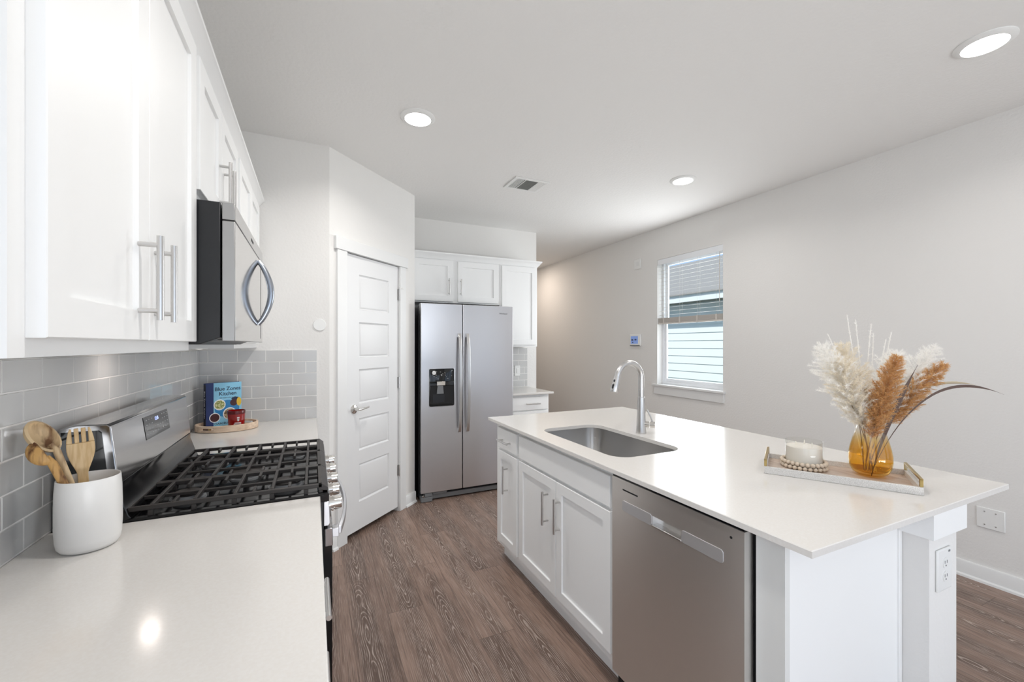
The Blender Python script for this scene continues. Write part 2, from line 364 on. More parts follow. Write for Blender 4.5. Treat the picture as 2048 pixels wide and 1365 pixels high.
# unseen window frames, invented behind the camera to bring in daylight
r = struct_root('added_window_2', (1.5, YR, 0))
mb = MB()
for x in (-.3, .87, 2.05, 3.23): mb.box(x, x+.07, YR-.09, YR-.04, 0, 2.36)
mb.box(-.23, 3.23, YR-.09, YR-.04, 0, .07).box(-.23, 3.23, YR-.09, YR-.04, 2.29, 2.36)
mb.build('window_frame', M_vinyl, r)
r = struct_root('added_window_3', (XR+.07, -1.75, .65)); mb = MB()
for y in (-2.5, -1.775, -1.05): mb.box(XR+.05, XR+.1, y, y+.05, .65, 2.25)
mb.box(XR+.05, XR+.1, -2.45, -1.05, .65, .7).box(XR+.05, XR+.1, -2.45, -1.05, 2.2, 2.25)
mb.build('window_frame', M_vinyl, r)

r = struct_root('added_window_4', (XL-.07, -1.15, .25)); mb = MB()  # unseen left window, invented to let in light from that side
for y in (-2.25, -1.175, -.1): mb.box(XL-.1, XL-.05, y, y+.05, .25, 2.25)
mb.box(XL-.1, XL-.05, -2.2, -.1, .25, .3).box(XL-.1, XL-.05, -2.2, -.1, 2.2, 2.25)
mb.build('window_frame', M_vinyl, r)

# baseboards
def baseboard(name, O, U, W, L, h=.095, shoe=True, u0=0.):
    m = MB(O, U, W); m.prism([(0, 0), (.014, 0), (.014, h-.006), (.010, h), (0, h)], 0, u0, L)
    if shoe: m.prism([(.014, 0), (.028, 0), (.026, .012), (.018, .018), (.014, .018)], 0, u0, L)
    return struct(name, m, M_trim)
baseboard('baseboard_right', (XR, YR, 0), (0, 1, 0), (-1, 0, 0), YH-YR)
baseboard('baseboard_pantry_left', PA, PD, PN, .058, u0=.012)
baseboard('baseboard_pantry_right', PA, PD, PN, PLEN-.001, u0=.85)
baseboard('baseboard_hall', (2.41, YF, 0), (0, 1, 0), (1, 0, 0), YH-YF, u0=.03)

# ------------------------------------------------------------------ pantry door
d = struct_root('door_1', PA + PD*.458)
mb = MB(PA, PD, PN)
mb.box(.058, .150, 0, .018, 0, 2.062).box(.768, .848, 0, .018, 0, 2.062)
mb.build('casing', M_trim, d, bevel=.002)
MB(PA, PD, PN).box(.038, .870, 0, .024, 2.0625, 2.150).build('head_casing', M_trim, d, bevel=.002)
mb = MB(PA, PD, PN).box(S0, .150, -.11, 0, 0, 2.062).box(.768, S1, -.11, 0, 0, 2.062).box(S0, S1, -.11, 0, 2.0625, DZ)
mb.build('door_jamb', M_trim, d)
# slab with five recessed panels
mb = MB(PA, PD, PN); w0 = -.004; su0, su1, sz0, sz1 = .1535, .7625, .037, 2.057
pu0, pu1 = .2925, .6435
rows = [(.240, .520), (.620, .858), (.966, 1.222), (1.306, 1.570), (1.660, 1.922)]
us = [su0, pu0, pu1, su1]; zs = [sz0] + [z for r_ in rows for z in r_] + [sz1]
grid = {}
for i, a in enumerate(us):
    for j, z in enumerate(zs): grid[i, j] = mb.v((a, w0, z))
for i in range(3):
    for j in range(len(zs)-1):
        q = [grid[i, j], grid[i+1, j], grid[i+1, j+1], grid[i, j+1]]
        if i == 1 and j % 2 == 1:
            prev = q
            for ins, dep in ((.004, -.006), (.012, -.010), (.022, -.004), (.026, -.003)):
                cur = [mb.v((a, w0+dep, z)) for a, z in ((pu0+ins, zs[j]+ins), (pu1-ins, zs[j]+ins), (pu1-ins, zs[j+1]-ins), (pu0+ins, zs[j+1]-ins))]
                for k in range(4): mb.f([prev[k], prev[(k+1) % 4], cur[(k+1) % 4], cur[k]])
                prev = cur
            mb.f(prev)
        else: mb.f(q)
bk = [mb.v((a, w0-.035, z)) for a, z in ((su0, sz0), (su1, sz0), (su1, sz1), (su0, sz1))]
mb.f(bk)
bl = [grid[i, 0] for i in range(4)]; tl = [grid[i, len(zs)-1] for i in range(4)]
mb.f(bl + [bk[1], bk[0]]); mb.f(tl + [bk[2], bk[3]])
mb.f([grid[0, j] for j in range(len(zs))] + [bk[3], bk[0]]); mb.f([grid[3, j] for j in range(len(zs))] + [bk[2], bk[1]])
slab = mb.build('door_slab', M_door, d, angle=20)
mb = MB(PA, PD, PN); c = (.238, 0, .934)
mb.tube([(c[0], w0, c[2]), (c[0], w0+.006, c[2]), (c[0], w0+.012, c[2])], [.034, .033, .022], 24)
mb.tube([(c[0], w0+.01, c[2]), (c[0], w0+.045, c[2])], [.013, .010], 16)
mb.tube([(c[0]-.012, w0+.05, c[2]), (c[0]+.03, w0+.052, c[2]), (c[0]+.075, w0+.050, c[2]+.002), (c[0]+.108, w0+.047, c[2]+.006)], [.011, .0085, .007, .006], 12)
mb.build('lever_handle', M_chrome, slab)
for k, z in enumerate((.345, 1.085, 1.825)):
    mb = MB(PA, PD, PN).tube([(.767, .006, z-.047), (.767, .006, z+.047)], .0065, 12).box(.752, .767, -.003, -.001, z-.045, z+.045).box(.767, .769, -.02, .004, z-.045, z+.045)
    if k == 2:
        mb.tube([(.767, .006, z+.047), (.767, .006, z+.058)], .005, 10).tube([(.735, .03, z+.052), (.767, .006, z+.052), (.790, .03, z+.052)], .003, 8).tube([(.732, .032, z+.052), (.738, .028, z+.052)], .006, 8)
    mb.build('hinge', M_nickel, d)

# ------------------------------------------------------------------ kitchen window
r = struct_root('window_1', (XR, (WY0+WY1)/2, WZ0)); xf = XR+.075
e = .03
mb = MB()
mb.box(xf, xf+.06, WY0, WY0+e, WZ0, WZ1).box(xf, xf+.06, WY1-e, WY1, WZ0, WZ1).box(xf, xf+.06, WY0+e, WY1-e, WZ1-e, WZ1).box(xf, xf+.06, WY0+e, WY1-e, WZ0, WZ0+e)
mb.build('window_frame', M_vinyl, r, bevel=.002)
zm = (WZ0+WZ1)/2
for nm, za, zb, xo in (('lower_sash', WZ0+e, zm+.015, .008), ('upper_sash', zm-.015, WZ1-e, .03)):
    a, b_, s_ = WY0+e, WY1-e, .032
    mb = MB().box(xf+xo, xf+xo+.02, a, a+s_, za, zb).box(xf+xo, xf+xo+.02, b_-s_, b_, za, zb).box(xf+xo, xf+xo+.02, a+s_, b_-s_, za, za+s_).box(xf+xo, xf+xo+.02, a+s_, b_-s_, zb-s_, zb)
    o = mb.build(nm, M_vinyl, r, bevel=.0015)
    MB().box(xf+xo+.008, xf+xo+.012, a+s_, b_-s_, za+s_, zb-s_).build('pane', M_pane, o)
MB().prism([(XR-.030, WY0-.03), (XR, WY0-.03), (XR, WY0), (XR+T, WY0), (XR+T, WY1), (XR, WY1), (XR, WY1+.06), (XR-.030, WY1+.06)], 2, WZ0-.022, WZ0).build('window_sill', M_trim, r, bevel=.002)
MB().box(XR-.016, XR, WY0-.018, WY1+.04, WZ0-.115, WZ0-.022).build('apron', M_trim, r, bevel=.002)

# blind, drawn half up
b = thing('window_blind', 'white horizontal slat blind hanging half raised in the kitchen window', 'blind', (XR+.035, (WY0+WY1)/2, WZ1))
ya, yb = WY0+.006, WY1-.006
MB().box(XR+.012, XR+.058, ya, yb, WZ1-.045, WZ1-.001).build('head_rail', M_vinyl, b)
MB().box(XR+.002, XR+.010, WY0+.001, WY1-.001, WZ1-.062, WZ1-.001).build('valance', M_vinyl, b, bevel=.002)
for k in range(14):
    z = WZ1-.085-k*.0425
    tl = .15; MB().loops([[(XR+.035+dx_, y, z+dx_*tl+e_) for dx_, e_ in ((-.018, -.0004), (0, .0006), (.018, 0), (.018, .0009), (0, .0016), (-.018, .0005))] for y in (ya, yb)]).build('slat', M_slat, b)
zst = 1.640
mb = MB()
for k in range(13): mb.box(XR+.012, XR+.058, ya, yb, zst+.018+k*.0039, zst+.018+k*.0039+.0028)
mb.build('stacked_slats', M_slat, b)
MB().box(XR+.012, XR+.058, ya, yb, zst-.002, zst+.016).build('bottom_rail', M_slat, b, bevel=.002)
for k in range(4):
    y = ya + .08 + k*(yb-ya-.16)/3
    mb = MB()
    for x in (XR+.015, XR+.055): mb.tube([(x, y, zst+.01), (x, y, WZ1-.045)], .0009, 6)
    mb.box(XR+.0105, XR+.0118, y-.010, y+.010, zst-.004, zst+.07)
    mb.build('ladder_cord', M_slat, b)
MB().tube([(XR+.008, ya+.035, WZ1-.05), (XR-.004, ya+.03, WZ1-.3), (XR-.004, ya+.03, WZ1-.55)], .003, 8).build('tilt_wand', M_slat, b)

# ------------------------------------------------------------------ neighbour house outside
h = thing('neighbor_house', 'neighboring house with white lap siding and grey shingle roof outside the window', 'house', (6.6, 6, -.3))
mb = MB()
for k in range(17):
    z = -.3 + k*.149
    mb.loops([[(6.6, 0, z), (6.578, 0, z), (6.592, 0, z+.149), (6.6, 0, z+.149)], [(6.6, 14, z), (6.578, 14, z), (6.592, 14, z+.149), (6.6, 14, z+.149)]])
mb.box(6.6, 8.9, 0, 14, -.3, 2.2)
mb.build('siding_wall', M_siding, h, smooth=False)
MB().box(6.2, 6.6, -.3, 14.3, 2.20, 2.215).build('soffit', M_soffit, h)
MB().box(6.17, 6.2, -.3, 14.3, 2.19, 2.345).build('fascia', M_siding, h)
MB().prism([(6.13, 2.345), (8.0, 3.34), (8.9, 2.9), (8.9, 2.86), (8.0, 3.30), (6.13, 2.315)], 1, -.35, 14.35).build('roof', M_shingle, h, smooth=False)
struct('added_rear_ground', MB().box(-12, XR+.15, -16, YR-.16, -.12, -.06), mat('added_ground_grey', rgb(150, 148, 144), .9), smooth=False)  # unseen slab added to darken the lower refrigerator reflection
struct('ground_outside', MB().box(XR+.16, 30, -12, 30, -.35, -.3), M_ground, smooth=False)

# ------------------------------------------------------------------ ceiling fixtures
def downlight(x, y, label, n):
    t_ = thing('ceiling_light', label, 'ceiling light', (x, y, H), 'recessed ceiling downlights')
    MB().lathe([(.100, 0), (.100, -.004), (.094, -.008), (.080, -.014), (.075, -.0145), (.074, -.010), (.074, 0)], (x, y, H), 48).build('trim_ring', M_white, t_, angle=50)
    MB().lathe([(.074, -.011), (.06, -.0135), (.03, -.0145), (.001, -.015)], (x, y, H), 40, cap1=True).build('lens', M_emit, t_)
    l = light('downlight_glow', 'AREA', (x, y, H-.018), (0, 0, 0), LAMP_W[0] if x < 1 else LAMP_W[1], (1, .975, .945), shape='DISK', size=.14, spread=math.radians(150))
downlight(.556, 2.49, 'round white ceiling light nearest the pantry door, above the range aisle', 0)
downlight(2.71, 2.52, 'round white ceiling light farther along the right wall, in front of the window', 1)
downlight(2.69, .81, 'large-looking round ceiling light at the upper right, above the island end', 2)
downlight(.556, .81, 'round ceiling light overhead behind the picture top, above the near counter', 3)
light('hall_light', 'AREA', (2.95, 6.2, H-.02), (0, 0, 0), 9, (1, .86, .74), shape='DISK', size=.14)
v = thing('ceiling_vent', 'white rectangular air vent grille set in the ceiling', 'vent', (1.605, 3.147, H))
x0, x1, y0, y1 = 1.452, 1.758, 3.02, 3.274
mb = MB(); fw = .028
for bx in ((x0, x1, y0, y0+fw), (x0, x1, y1-fw, y1), (x0, x0+fw, y0+fw, y1-fw), (x1-fw, x1, y0+fw, y1-fw)): mb.box(*bx, H-.009, H)
mb.build('frame', M_white, v, bevel=.003)
MB().box(x0+fw, x1-fw, y0+fw, y1-fw, H-.002, H).build('duct_opening', M_dark, v)
xa, xb = x0+fw, x1-fw
for k in range(5): MB().box(xa+.004+k*.013, xa+.009+k*.013, y0+fw, y1-fw, H-.008, H-.001).build('louver', M_white, v)
MB().box(xa+.072, xa+.078, y0+fw, y1-fw, H-.0085, H-.001).build('divider', M_white, v)
MB().box(xb-.062, xb-.056, y0+fw, y1-fw, H-.0085, H-.001).build('divider', M_white, v)
mb = MB()
for k in range(14): mb.box(xa+.078, xb-.062, y0+fw+.004+k*.014, y0+fw+.010+k*.014, H-.007, H-.002)
mb.build('center_louvers', M_mesh, v)
for k in range(5): MB().prism([(xb-.054+k*.011, H-.009), (xb-.045+k*.011, H-.009), (xb-.052+k*.011, H-.002), (xb-.056+k*.011, H-.002)], 1, y0+fw, y1-fw).build('louver', M_white, v)

# ------------------------------------------------------------------ wall devices
t_ = thing('thermostat', 'small white thermostat with blue screen on the right wall', 'thermostat', (XR, 4.06, 1.46))
MB().box(XR-.022, XR, 3.965, 4.155, 1.388, 1.532).build('housing', M_white, t_, bevel=.006)
MB().box(XR-.0235, XR-.021, 4.005, 4.13, 1.415, 1.508).build('screen', M_lcd, t_)
mb = MB()
for (yy, zz, a_, b_2) in ((4.105, 1.463, .010, .010), (4.085, 1.461, .006, .004), (4.050, 1.466, .010, .010), (4.03, 1.464, .006, .004), (4.095, 1.432, .010, .006)): mb.box(XR-.0245, XR-.0233, yy-a_, yy+a_, zz-b_2, zz+b_2)
mb.build('screen_digits', M_inkblk, t_)
MB().box(XR-.0245, XR-.02, 3.975, 4.145, 1.389, 1.400).build('lower_lip', M_grey, t_)
mb = MB().box(XR-.010, XR, 3.975, 4.087, 2.325, 2.448)
t_ = thing('wall_chime', 'plain white square plate high on the right wall above the thermostat', 'wall plate', (XR, 4.03, 2.38))
mb.build('cover', M_white, t_, bevel=.004)
MB().box(XR-.0115, XR-.0095, 4.005, 4.055, 2.36, 2.415).build('grille', M_trim, t_)
t_ = thing('blank_wall_plate', 'white blank cover plate with four screws low on the right wall', 'wall plate', (XR, 1.054, .383))
MB().box(XR-.007, XR, .996, 1.113, .323, .443).build('plate', M_white, t_, bevel=.003)
for y in (1.032, 1.078):
    for z in (.345, .421): MB(( XR-.007, y, z), (0, 1, 0), (-1, 0, 0)).tube([(0, -.001, 0), (0, .0015, 0)], .0035, 10).build('screw', M_nickel, t_)
t_ = thing('door_chime_disc', 'round white flat disc on the wall left of the pantry door', 'wall sensor', (.037, YB, 1.536))
MB().frame((.037, YB, 1.536), (1, 0, 0), (0, -1, 0)).tube([(0, 0, 0), (0, .005, 0), (0, .007, 0)], [.040, .040, .038], 40).build('disc', M_white, t_, angle=30)

# ------------------------------------------------------------------ tile backsplashes
def tiles(name, label, O, U, W, ulen, first, pitch, rows, rh=.0757, z0=.915, seed=1, zmax=None):
    rnd = random.Random(seed); m = MB(O, U, W); g = .0034; th = .008
    m.box(0, ulen, .0, .0068, z0-.003, z0+rows*rh, 1)
    for r_ in range(rows):
        za, zb = z0+r_*rh+g/2, z0+(r_+1)*rh-g/2
        off = first + (pitch/2 if (rows-1-r_) % 2 else 0)
        k = -int(math.ceil(off/pitch))-1
        while off+k*pitch < ulen:
            a, c = max(off+k*pitch+g/2, .0005), min(off+(k+1)*pitch-g/2, ulen-.0005); k += 1
            if c-a < .008: continue
            q = [rnd.uniform(-.00025, .00025) for _ in range(4)]
            P = ((a, za), (c, za), (c, zb), (a, zb)); i = .0012
            I = ((a+i, za+i), (c-i, za+i), (c-i, zb-i), (a+i, zb-i))
            top = [(I[j][0], th+q[j], I[j][1]) for j in range(4)]
            m.loops([[(x, .006, z) for x, z in P], [(x, th-.001, z) for x, z in P], top], cap0=False, cap1=False, mi=2); m.f([m.v(x_) for x_ in top], 0)
    o = m.build(name, [M_tile, M_grout, M_tedge], None, angle=25)
    return tag(o, label, 'backsplash')
tiles('tile_backsplash', 'grey subway tile backsplash behind the range and utensil crock', (XL+.0004, .30, 0), (0, 1, 0), (1, 0, 0), YB-.30-.0090, 1.477-.30, .1555, 6, seed=3)
tiles('tile_backsplash', 'grey subway tile backsplash behind the cookbook and oval tray', (XL, YB, 0), (1, 0, 0), (0, -1, 0), .021-XL, -.274-XL, .1525, 6, seed=5)
tiles('tile_backsplash', 'small light grey tile backsplash right of the refrigerator', (1.77, YF, 0), (1, 0, 0), (0, -1, 0), 2.288-1.77, .10, .1525, 6, seed=9)

# ------------------------------------------------------------------ cabinets
def cab_door(root, O, U, W, u0, u1, v0, v1, pull=None, name='door', st=.057, slabbed=False):
    m = MB(O, U, W)
    (m.slab if slabbed else m.shaker)(u0, u1, v0, v1, **({} if slabbed else {'st': st}))
    o = m.build(name, M_cab, root, angle=30)
    if pull:
        pu, pv, L, vert = pull
        MB(O, U, W).pull(pu, pv, L, vert).build('handle', M_nickel, o)
    return o
XF = -.325                                               # face frame of the upper cabinets
def upper_left(y0, y1, z0, z1, label, doors):
    t_ = thing('upper_cabinet', label, 'cabinet', (XL, (y0+y1)/2, z0))
    rec = .018
    mb = MB().box(XL+.009 if z0 < 1.4 else XL+.001, XF-.018, y0, y1, z0+rec, z1).box(XF-.018, XF, y0, y1, z0, z1)
    mb.box(XL+.01, XF-.018, y0, y0+.016, z0, z0+rec).box(XL+.01, XF-.018, y1-.016, y1, z0, z0+rec)
    mb.build('body', M_cab, t_)
    for (a, b_, c_, d_, pl) in doors: cab_door(t_, (XF, 0, 0), (0, 1, 0), (1, 0, 0), a, b_, c_, d_, pl)
    return t_
upper_left(.700, 1.497, 1.386, 2.30, 'tall white two-door wall cabinet left of the microwave', [(.735, 1.102, 1.411, 2.262, (1.045, 1.533, .165, True)), (1.106, 1.4915, 1.411, 2.262, (1.108+.028, 1.533, .165, True))])
upper_left(1.4985, 2.2625, 1.845, 2.30, 'short white two-door wall cabinet directly above the microwave', [(1.535, 1.862, 1.865, 2.262, (1.822, 1.98, .165, True)), (1.868, 2.235, 1.865, 2.262, (1.908, 1.98, .165, True))])
upper_left(2.264, 3.108, 1.386, 2.30, 'white two-door wall cabinet between the microwave and the back wall', [(2.295, 2.675, 1.411, 2.262, (2.64, 1.533, .165, True)), (2.682, 3.065, 1.411, 2.262, (2.715, 1.533, .165, True))])
prof = [(0, 2.268), (.006, 2.268), (.010, 2.276), (.022, 2.288), (.034, 2.304), (.043, 2.309), (.043, 2.322), (0, 2.322)]
o = MB((XF, 0, 0), (0, 1, 0), (1, 0, 0)).prism([(a, z) for a, z in prof], 0, .70, 3.108).build('crown_molding', M_cab)
tag(o, 'white crown molding along the top of the left wall cabinets', 'molding')
def puck(x, y, label, z=1.404):
    t_ = thing('puck_light', label, 'under-cabinet light', (x, y, z), None)
    MB().lathe([(.036, .0), (.036, -.018), (.033, -.022), (.029, -.022)], (x, y, z), 32, cap0=True).build('housing', M_white, t_)
    MB().lathe([(.029, -.0205), (.01, -.023), (.001, -.0235)], (x, y, z), 24, cap1=True).build('lens', M_puck, t_)
puck(-.466, 1.03, 'round puck light under the near wall cabinet, leftmost one')
puck(-.475, 1.225, 'round puck light under the near wall cabinet, second from left')
puck(-.485, 2.42, 'round puck light under the wall cabinet beyond the microwave')

# microwave
t_ = thing('microwave', 'stainless over-the-range microwave with a curved handle', 'microwave', (XL, 1.88, 1.40))
y0, y1 = 1.503, 2.258
mb = MB().prism([(XL+.009, 1.404), (-.30, 1.404), (-.25, 1.424), (-.25, 1.826), (XL+.009, 1.826)], 1, y0, y1)
mb.build('body', M_blackp, t_, bevel=.002)
MB().prism([(-.50, 1.403), (-.312, 1.403), (-.262, 1.4165), (-.262, 1.4195), (-.5, 1.41)], 1, y0+.03, y1-.03).build('underside_vent', M_grey, t_)
MB().lathe([(.028, 0), (.028, -.004), (.02, -.006)], (-.50, 1.815, 1.4035), 20, cap0=True, cap1=True).build('cooktop_lamp', M_puck, t_)
light('microwave_lamp', 'AREA', (-.50, 1.815, 1.396), (0, 0, 0), .28, (1, .88, .80), shape='DISK', size=.045)
dr = MB().box(-.246, -.2135, y0, y1, 1.413, 1.772).build('door', M_satin, t_, bevel=.002)
MB().box(-.214, -.213, y0+.004, y1-.002, 1.415, 1.770).build('door_glass', M_mirror, dr)
vs_ = MB().box(-.246, -.2135, y0, y1, 1.7755, 1.826).build('vent_strip', M_satin, t_, bevel=.002)
MB().box(-.214, -.213, y0+.004, y1-.002, 1.777, 1.824).build('strip_face', M_range, vs_)
MB().box(-.244, -.216, y0+.002, y1-.002, 1.7715, 1.776).build('slot', M_dark, t_)
MB().box(-.2135, -.2122, 2.18, 2.183, 1.43, 1.765).build('control_seam', M_dark, dr)
ph = [( -.213+.048*math.sin(PI*k/16)**.8, 2.083, 1.489+.268*k/16) for k in range(17)]
MB().tube(ph, [.009+.004*math.sin(PI*k/16) for k in range(17)], 12, up=(0, 1, 0)).build('handle', M_bluesteel, dr)
text('logo', 'Whirlpool', .016, (-.2128, 1.90, 1.795), (0, 1, 0), (0, 0, 1), M_greyd, t_)

# ------------------------------------------------------------------ left base cabinets and counters
def base_left(y0, y1, label, fronts):
    t_ = thing('base_cabinet', label, 'cabinet', (-.30, (y0+y1)/2, 0))
    MB().box(XL+.001, -.022, y0, y1, .10, .893).box(XL+.001, -.09, y0, y1, 0, .10).build('body', M_cab, t_)
    for nm, a, b_, c_, d_, pl, sl in fronts: cab_door(t_, (-.022, 0, 0), (0, 1, 0), (1, 0, 0), a, b_, c_, d_, pl, nm, slabbed=sl)
base_left(.70, 1.499, 'white drawer cabinet under the near left counter, beside the range', [('drawer', .72, 1.48, .735, .868, (1.10, .80, .17, False), True), ('drawer', .72, 1.48, .44, .72, (1.115, .60, .17, False), True), ('drawer', .72, 1.48, .135, .425, (1.10, .32, .17, False), True)])
base_left(2.268, 3.10, 'white base cabinet between the range and the back wall', [('drawer', 2.30, 2.68, .735, .868, (2.49, .80, .15, False), True), ('door', 2.30, 2.68, .135, .72, (2.64, .62, .165, True), False)])
def counter(name, label, x0, x1, y0, y1, z0=.894, z1=.914):
    o = MB().box(x0, x1, y0, y1, z0, z1).build(name, M_quartz, None, bevel=.0025); return tag(o, label, 'countertop')
counter('countertop', 'white quartz countertop in the foreground under the utensil crock', XL+.0085, .020, .62, 1.5005)
counter('countertop', 'white quartz countertop in the corner under the oval wooden tray', XL+.0085, .020, 2.2665, YB-.0085)

# ------------------------------------------------------------------ range
RY0, RY1 = 1.5035, 2.2635
t_ = thing('gas_range', 'stainless freestanding gas range with black cast iron grates', 'range', (-.28, 1.88, 0))
MB().box(-.605, .030, RY0, RY1, .02, .893).build('body', M_blackp, t_, bevel=.002)
MB().box(-.50, -.02, RY0+.05, RY1-.05, 0, .02).build('base_feet', M_dark, t_)
# cooktop: shallow black well with raised rim
mb = MB()
def rc(x0, x1, y0, y1, z): return [(x0, y0, z), (x1, y0, z), (x1, y1, z), (x0, y1, z)]
mb.loops([rc(-.545, .046, RY0, RY1, .893), rc(-.545, .046, RY0, RY1, .916), rc(-.541, .042, RY0+.004, RY1-.004, .920), rc(-.470, .020, RY0+.02, RY1-.02, .920), rc(-.46, .012, RY0+.03, RY1-.03, .908)])
mb.build('cooktop', M_black, t_, angle=30)
# backguard
prof = [(-.606, .893), (-.470, .921), (-.476, .955), (-.487, 1.03), (-.487, 1.032), (-.606, 1.032)]
MB().prism([(-.606, .893), (-.548, .893), (-.455, .922), (-.462, .932), (-.484, 1.000), (-.484, 1.02), (-.606, 1.02)], 1, RY0+.002, RY1-.002).build('backguard_base', M_black, t_, bevel=.002)
bgp = [(-.604, 1.02), (-.484, 1.02), (-.4855, 1.045), (-.500, 1.180), (-.508, 1.186), (-.572, 1.188), (-.604, 1.180)]
bgd = MB().prism(bgp, 1, RY0+.004, RY1-.004).build('backguard', M_range, t_, bevel=.003)
for yy, s_ in ((RY0+.004, -1), (RY1-.004, 1)):
    MB().prism([(-.600, 1.022), (-.506, 1.022), (-.5065, 1.045), (-.518, 1.165), (-.524, 1.171), (-.600, 1.171)], 1, yy-.001 if s_ < 0 else yy, yy if s_ < 0 else yy+.001).build('end_panel', M_glassblk, bgd)
# touch display on the sloping face
bu = Vector((0, 1, 0)); bv = Vector((-.0145, 0, .135)).normalized(); bn = bu.cross(bv)
def bgpt(y, z, o_=0.): return Vector((-.4855, y, 1.045)) + bv*((z-1.045)/bv.z) + bn*o_
mb = MB(); q0 = [bgpt(y, z, -.001) for y, z in ((1.747, 1.092), (1.992, 1.090), (1.985, 1.163), (1.740, 1.166))]; q1 = [p_ + bn*.0022 for p_ in q0]
mb.loops([q0, q1]); dsp = mb.build('display', M_glassblk, t_)
rnd = random.Random(4)
for k in range(36):
    y = 1.762 + (k % 9)*.026; z = 1.106+(k//9)*.0155
    if k//9 in (2, 3) and 3 <= k % 9 <= 5: continue
    w_ = rnd.uniform(.002, .006); MB().loops([[bgpt(a, b_, .0010) for a, b_ in ((y, z), (y+w_, z), (y+w_, z+.0025), (y, z+.0025))], [bgpt(a, b_, .0015) for a, b_ in ((y, z), (y+w_, z), (y+w_, z+.0025), (y, z+.0025))]]).build('key_mark', M_printw, dsp)
text('clock', '12:26', .017, bgpt(1.862, 1.142, .0013), bu, bv, M_ledblue, dsp)
# burners
for x, y, r_ in ((-.365, 1.675, .038), (-.085, 1.675, .046), (-.365, 2.09, .035), (-.085, 2.09, .042), (-.225, 1.883, .05)):
    sy = 1.5 if r_ == .05 else 1.
    o = MB().lathe([(r_+.012, .908), (r_+.010, .914), (r_+.002, .915), (r_, .924), (r_*.6, .924)], (x, y, 0), 28, sx=1, sy=sy, cap1=True).build('burner', M_grey, t_)
    MB().lathe([(r_, .9245), (r_+.001, .928), (r_-.004, .932), (.002, .933)], (x, y, 0), 28, sx=1, sy=sy, cap0=True, cap1=True).build('burner_cap', M_iron, o)
# grates
gz, gh = .948, .012
gx0, gx1, gy0, gy1 = -.478, .026, RY0+.012, RY1-.012
ys3 = [gy0, gy0+(gy1-gy0)/3, gy0+2*(gy1-gy0)/3, gy1]
XB = [-.418, -.318, -.218, -.118, -.022]
XFIN = [-.368, -.268, -.168, -.070]
for g in range(3):
    a, c = ys3[g]+.001, ys3[g+1]-.001; mb = MB(); bw = .013
    mb.box(gx0, gx1, a, a+bw, gz-gh, gz).box(gx0, gx1, c-bw, c, gz-gh, gz).box(gx0, gx0+bw, a+bw, c-bw, gz-gh, gz)
    mb.prism([(gx1-.012, gz), (gx1, gz), (gx1+.017, gz-.014), (gx1+.017, gz-.024), (gx1-.012, gz-.020)], 1, a, c)          # sloping front rail
    mid = (a+c)/2
    for x in XB: mb.box(x-.0045, x+.0045, a+bw, c-bw, gz-gh, gz+.001)
    for x in XFIN:
        mb.box(x-.004, x+.004, a+bw, a+bw+.052, gz-gh, gz+.001).box(x-.004, x+.004, c-bw-.052, c-bw, gz-gh, gz+.001)
    mb.box(gx0+bw, gx1-.012, mid-.005, mid+.005, gz-gh-.004, gz-.006)
    for x in [gx0+.006] + XB + [gx1-.004]:
        for y in (a+.006, c-.006): mb.box(x-.006, x+.006, y-.005, y+.005, .9185, gz-gh)
    mb.build('grate', M_iron, t_, bevel=.0015)
# front: control panel, knobs, door, handle, drawer
MB().prism([(.030, .812), (.044, .812), (.050, .820), (.046, .892), (.030, .892)], 1, RY0, RY1).build('control_panel', M_steel, t_, bevel=.002)
for y in (1.585, 1.735, 1.883, 2.03, 2.18):
    mb = MB((.047, y, .856), (0, 1, 0), (1, 0, .06))
    mb.tube([(0, -.002, 0), (0, .005, 0)], .028, 28).tube([(0, .005, 0), (0, .010, 0)], .024, 28).tube([(0, .010, 0), (0, .015, 0)], .026, 28)
    mb.tube([(0, .015, 0), (0, .020, 0)], .022, 28).tube([(0, .020, 0), (0, .040, 0), (0, .042, 0)], [.0235, .021, .019], 28)
    mb.build('knob', M_chrome, t_)
od = MB().box(.030, .056, RY0, RY1, .215, .802).build('oven_door', M_glassblk, t_, bevel=.002)
MB().box(.034, .0575, RY0-.0005, RY1+.0005, .745, .803).build('door_rail', M_range, od, bevel=.002)
pts = [(.06+.055*math.sin(PI*(.08+.84*k/20))**.7, RY0+.045+(RY1-RY0-.09)*k/20, .775) for k in range(21)]
mb = MB(); mb.loops([[(x-.006, y, z-.014), (x+.005, y, z-.012), (x+.006, y, z+.012), (x-.006, y, z+.014)] for x, y, z in pts])
for y in (RY0+.045, RY1-.045): mb.box(.055, .078, y-.018, y+.018, .760, .790)
mb.build('oven_handle', M_steel, od, bevel=.002)
MB().box(.030, .052, RY0, RY1, .04, .205).build('drawer', M_steel, t_, bevel=.002)

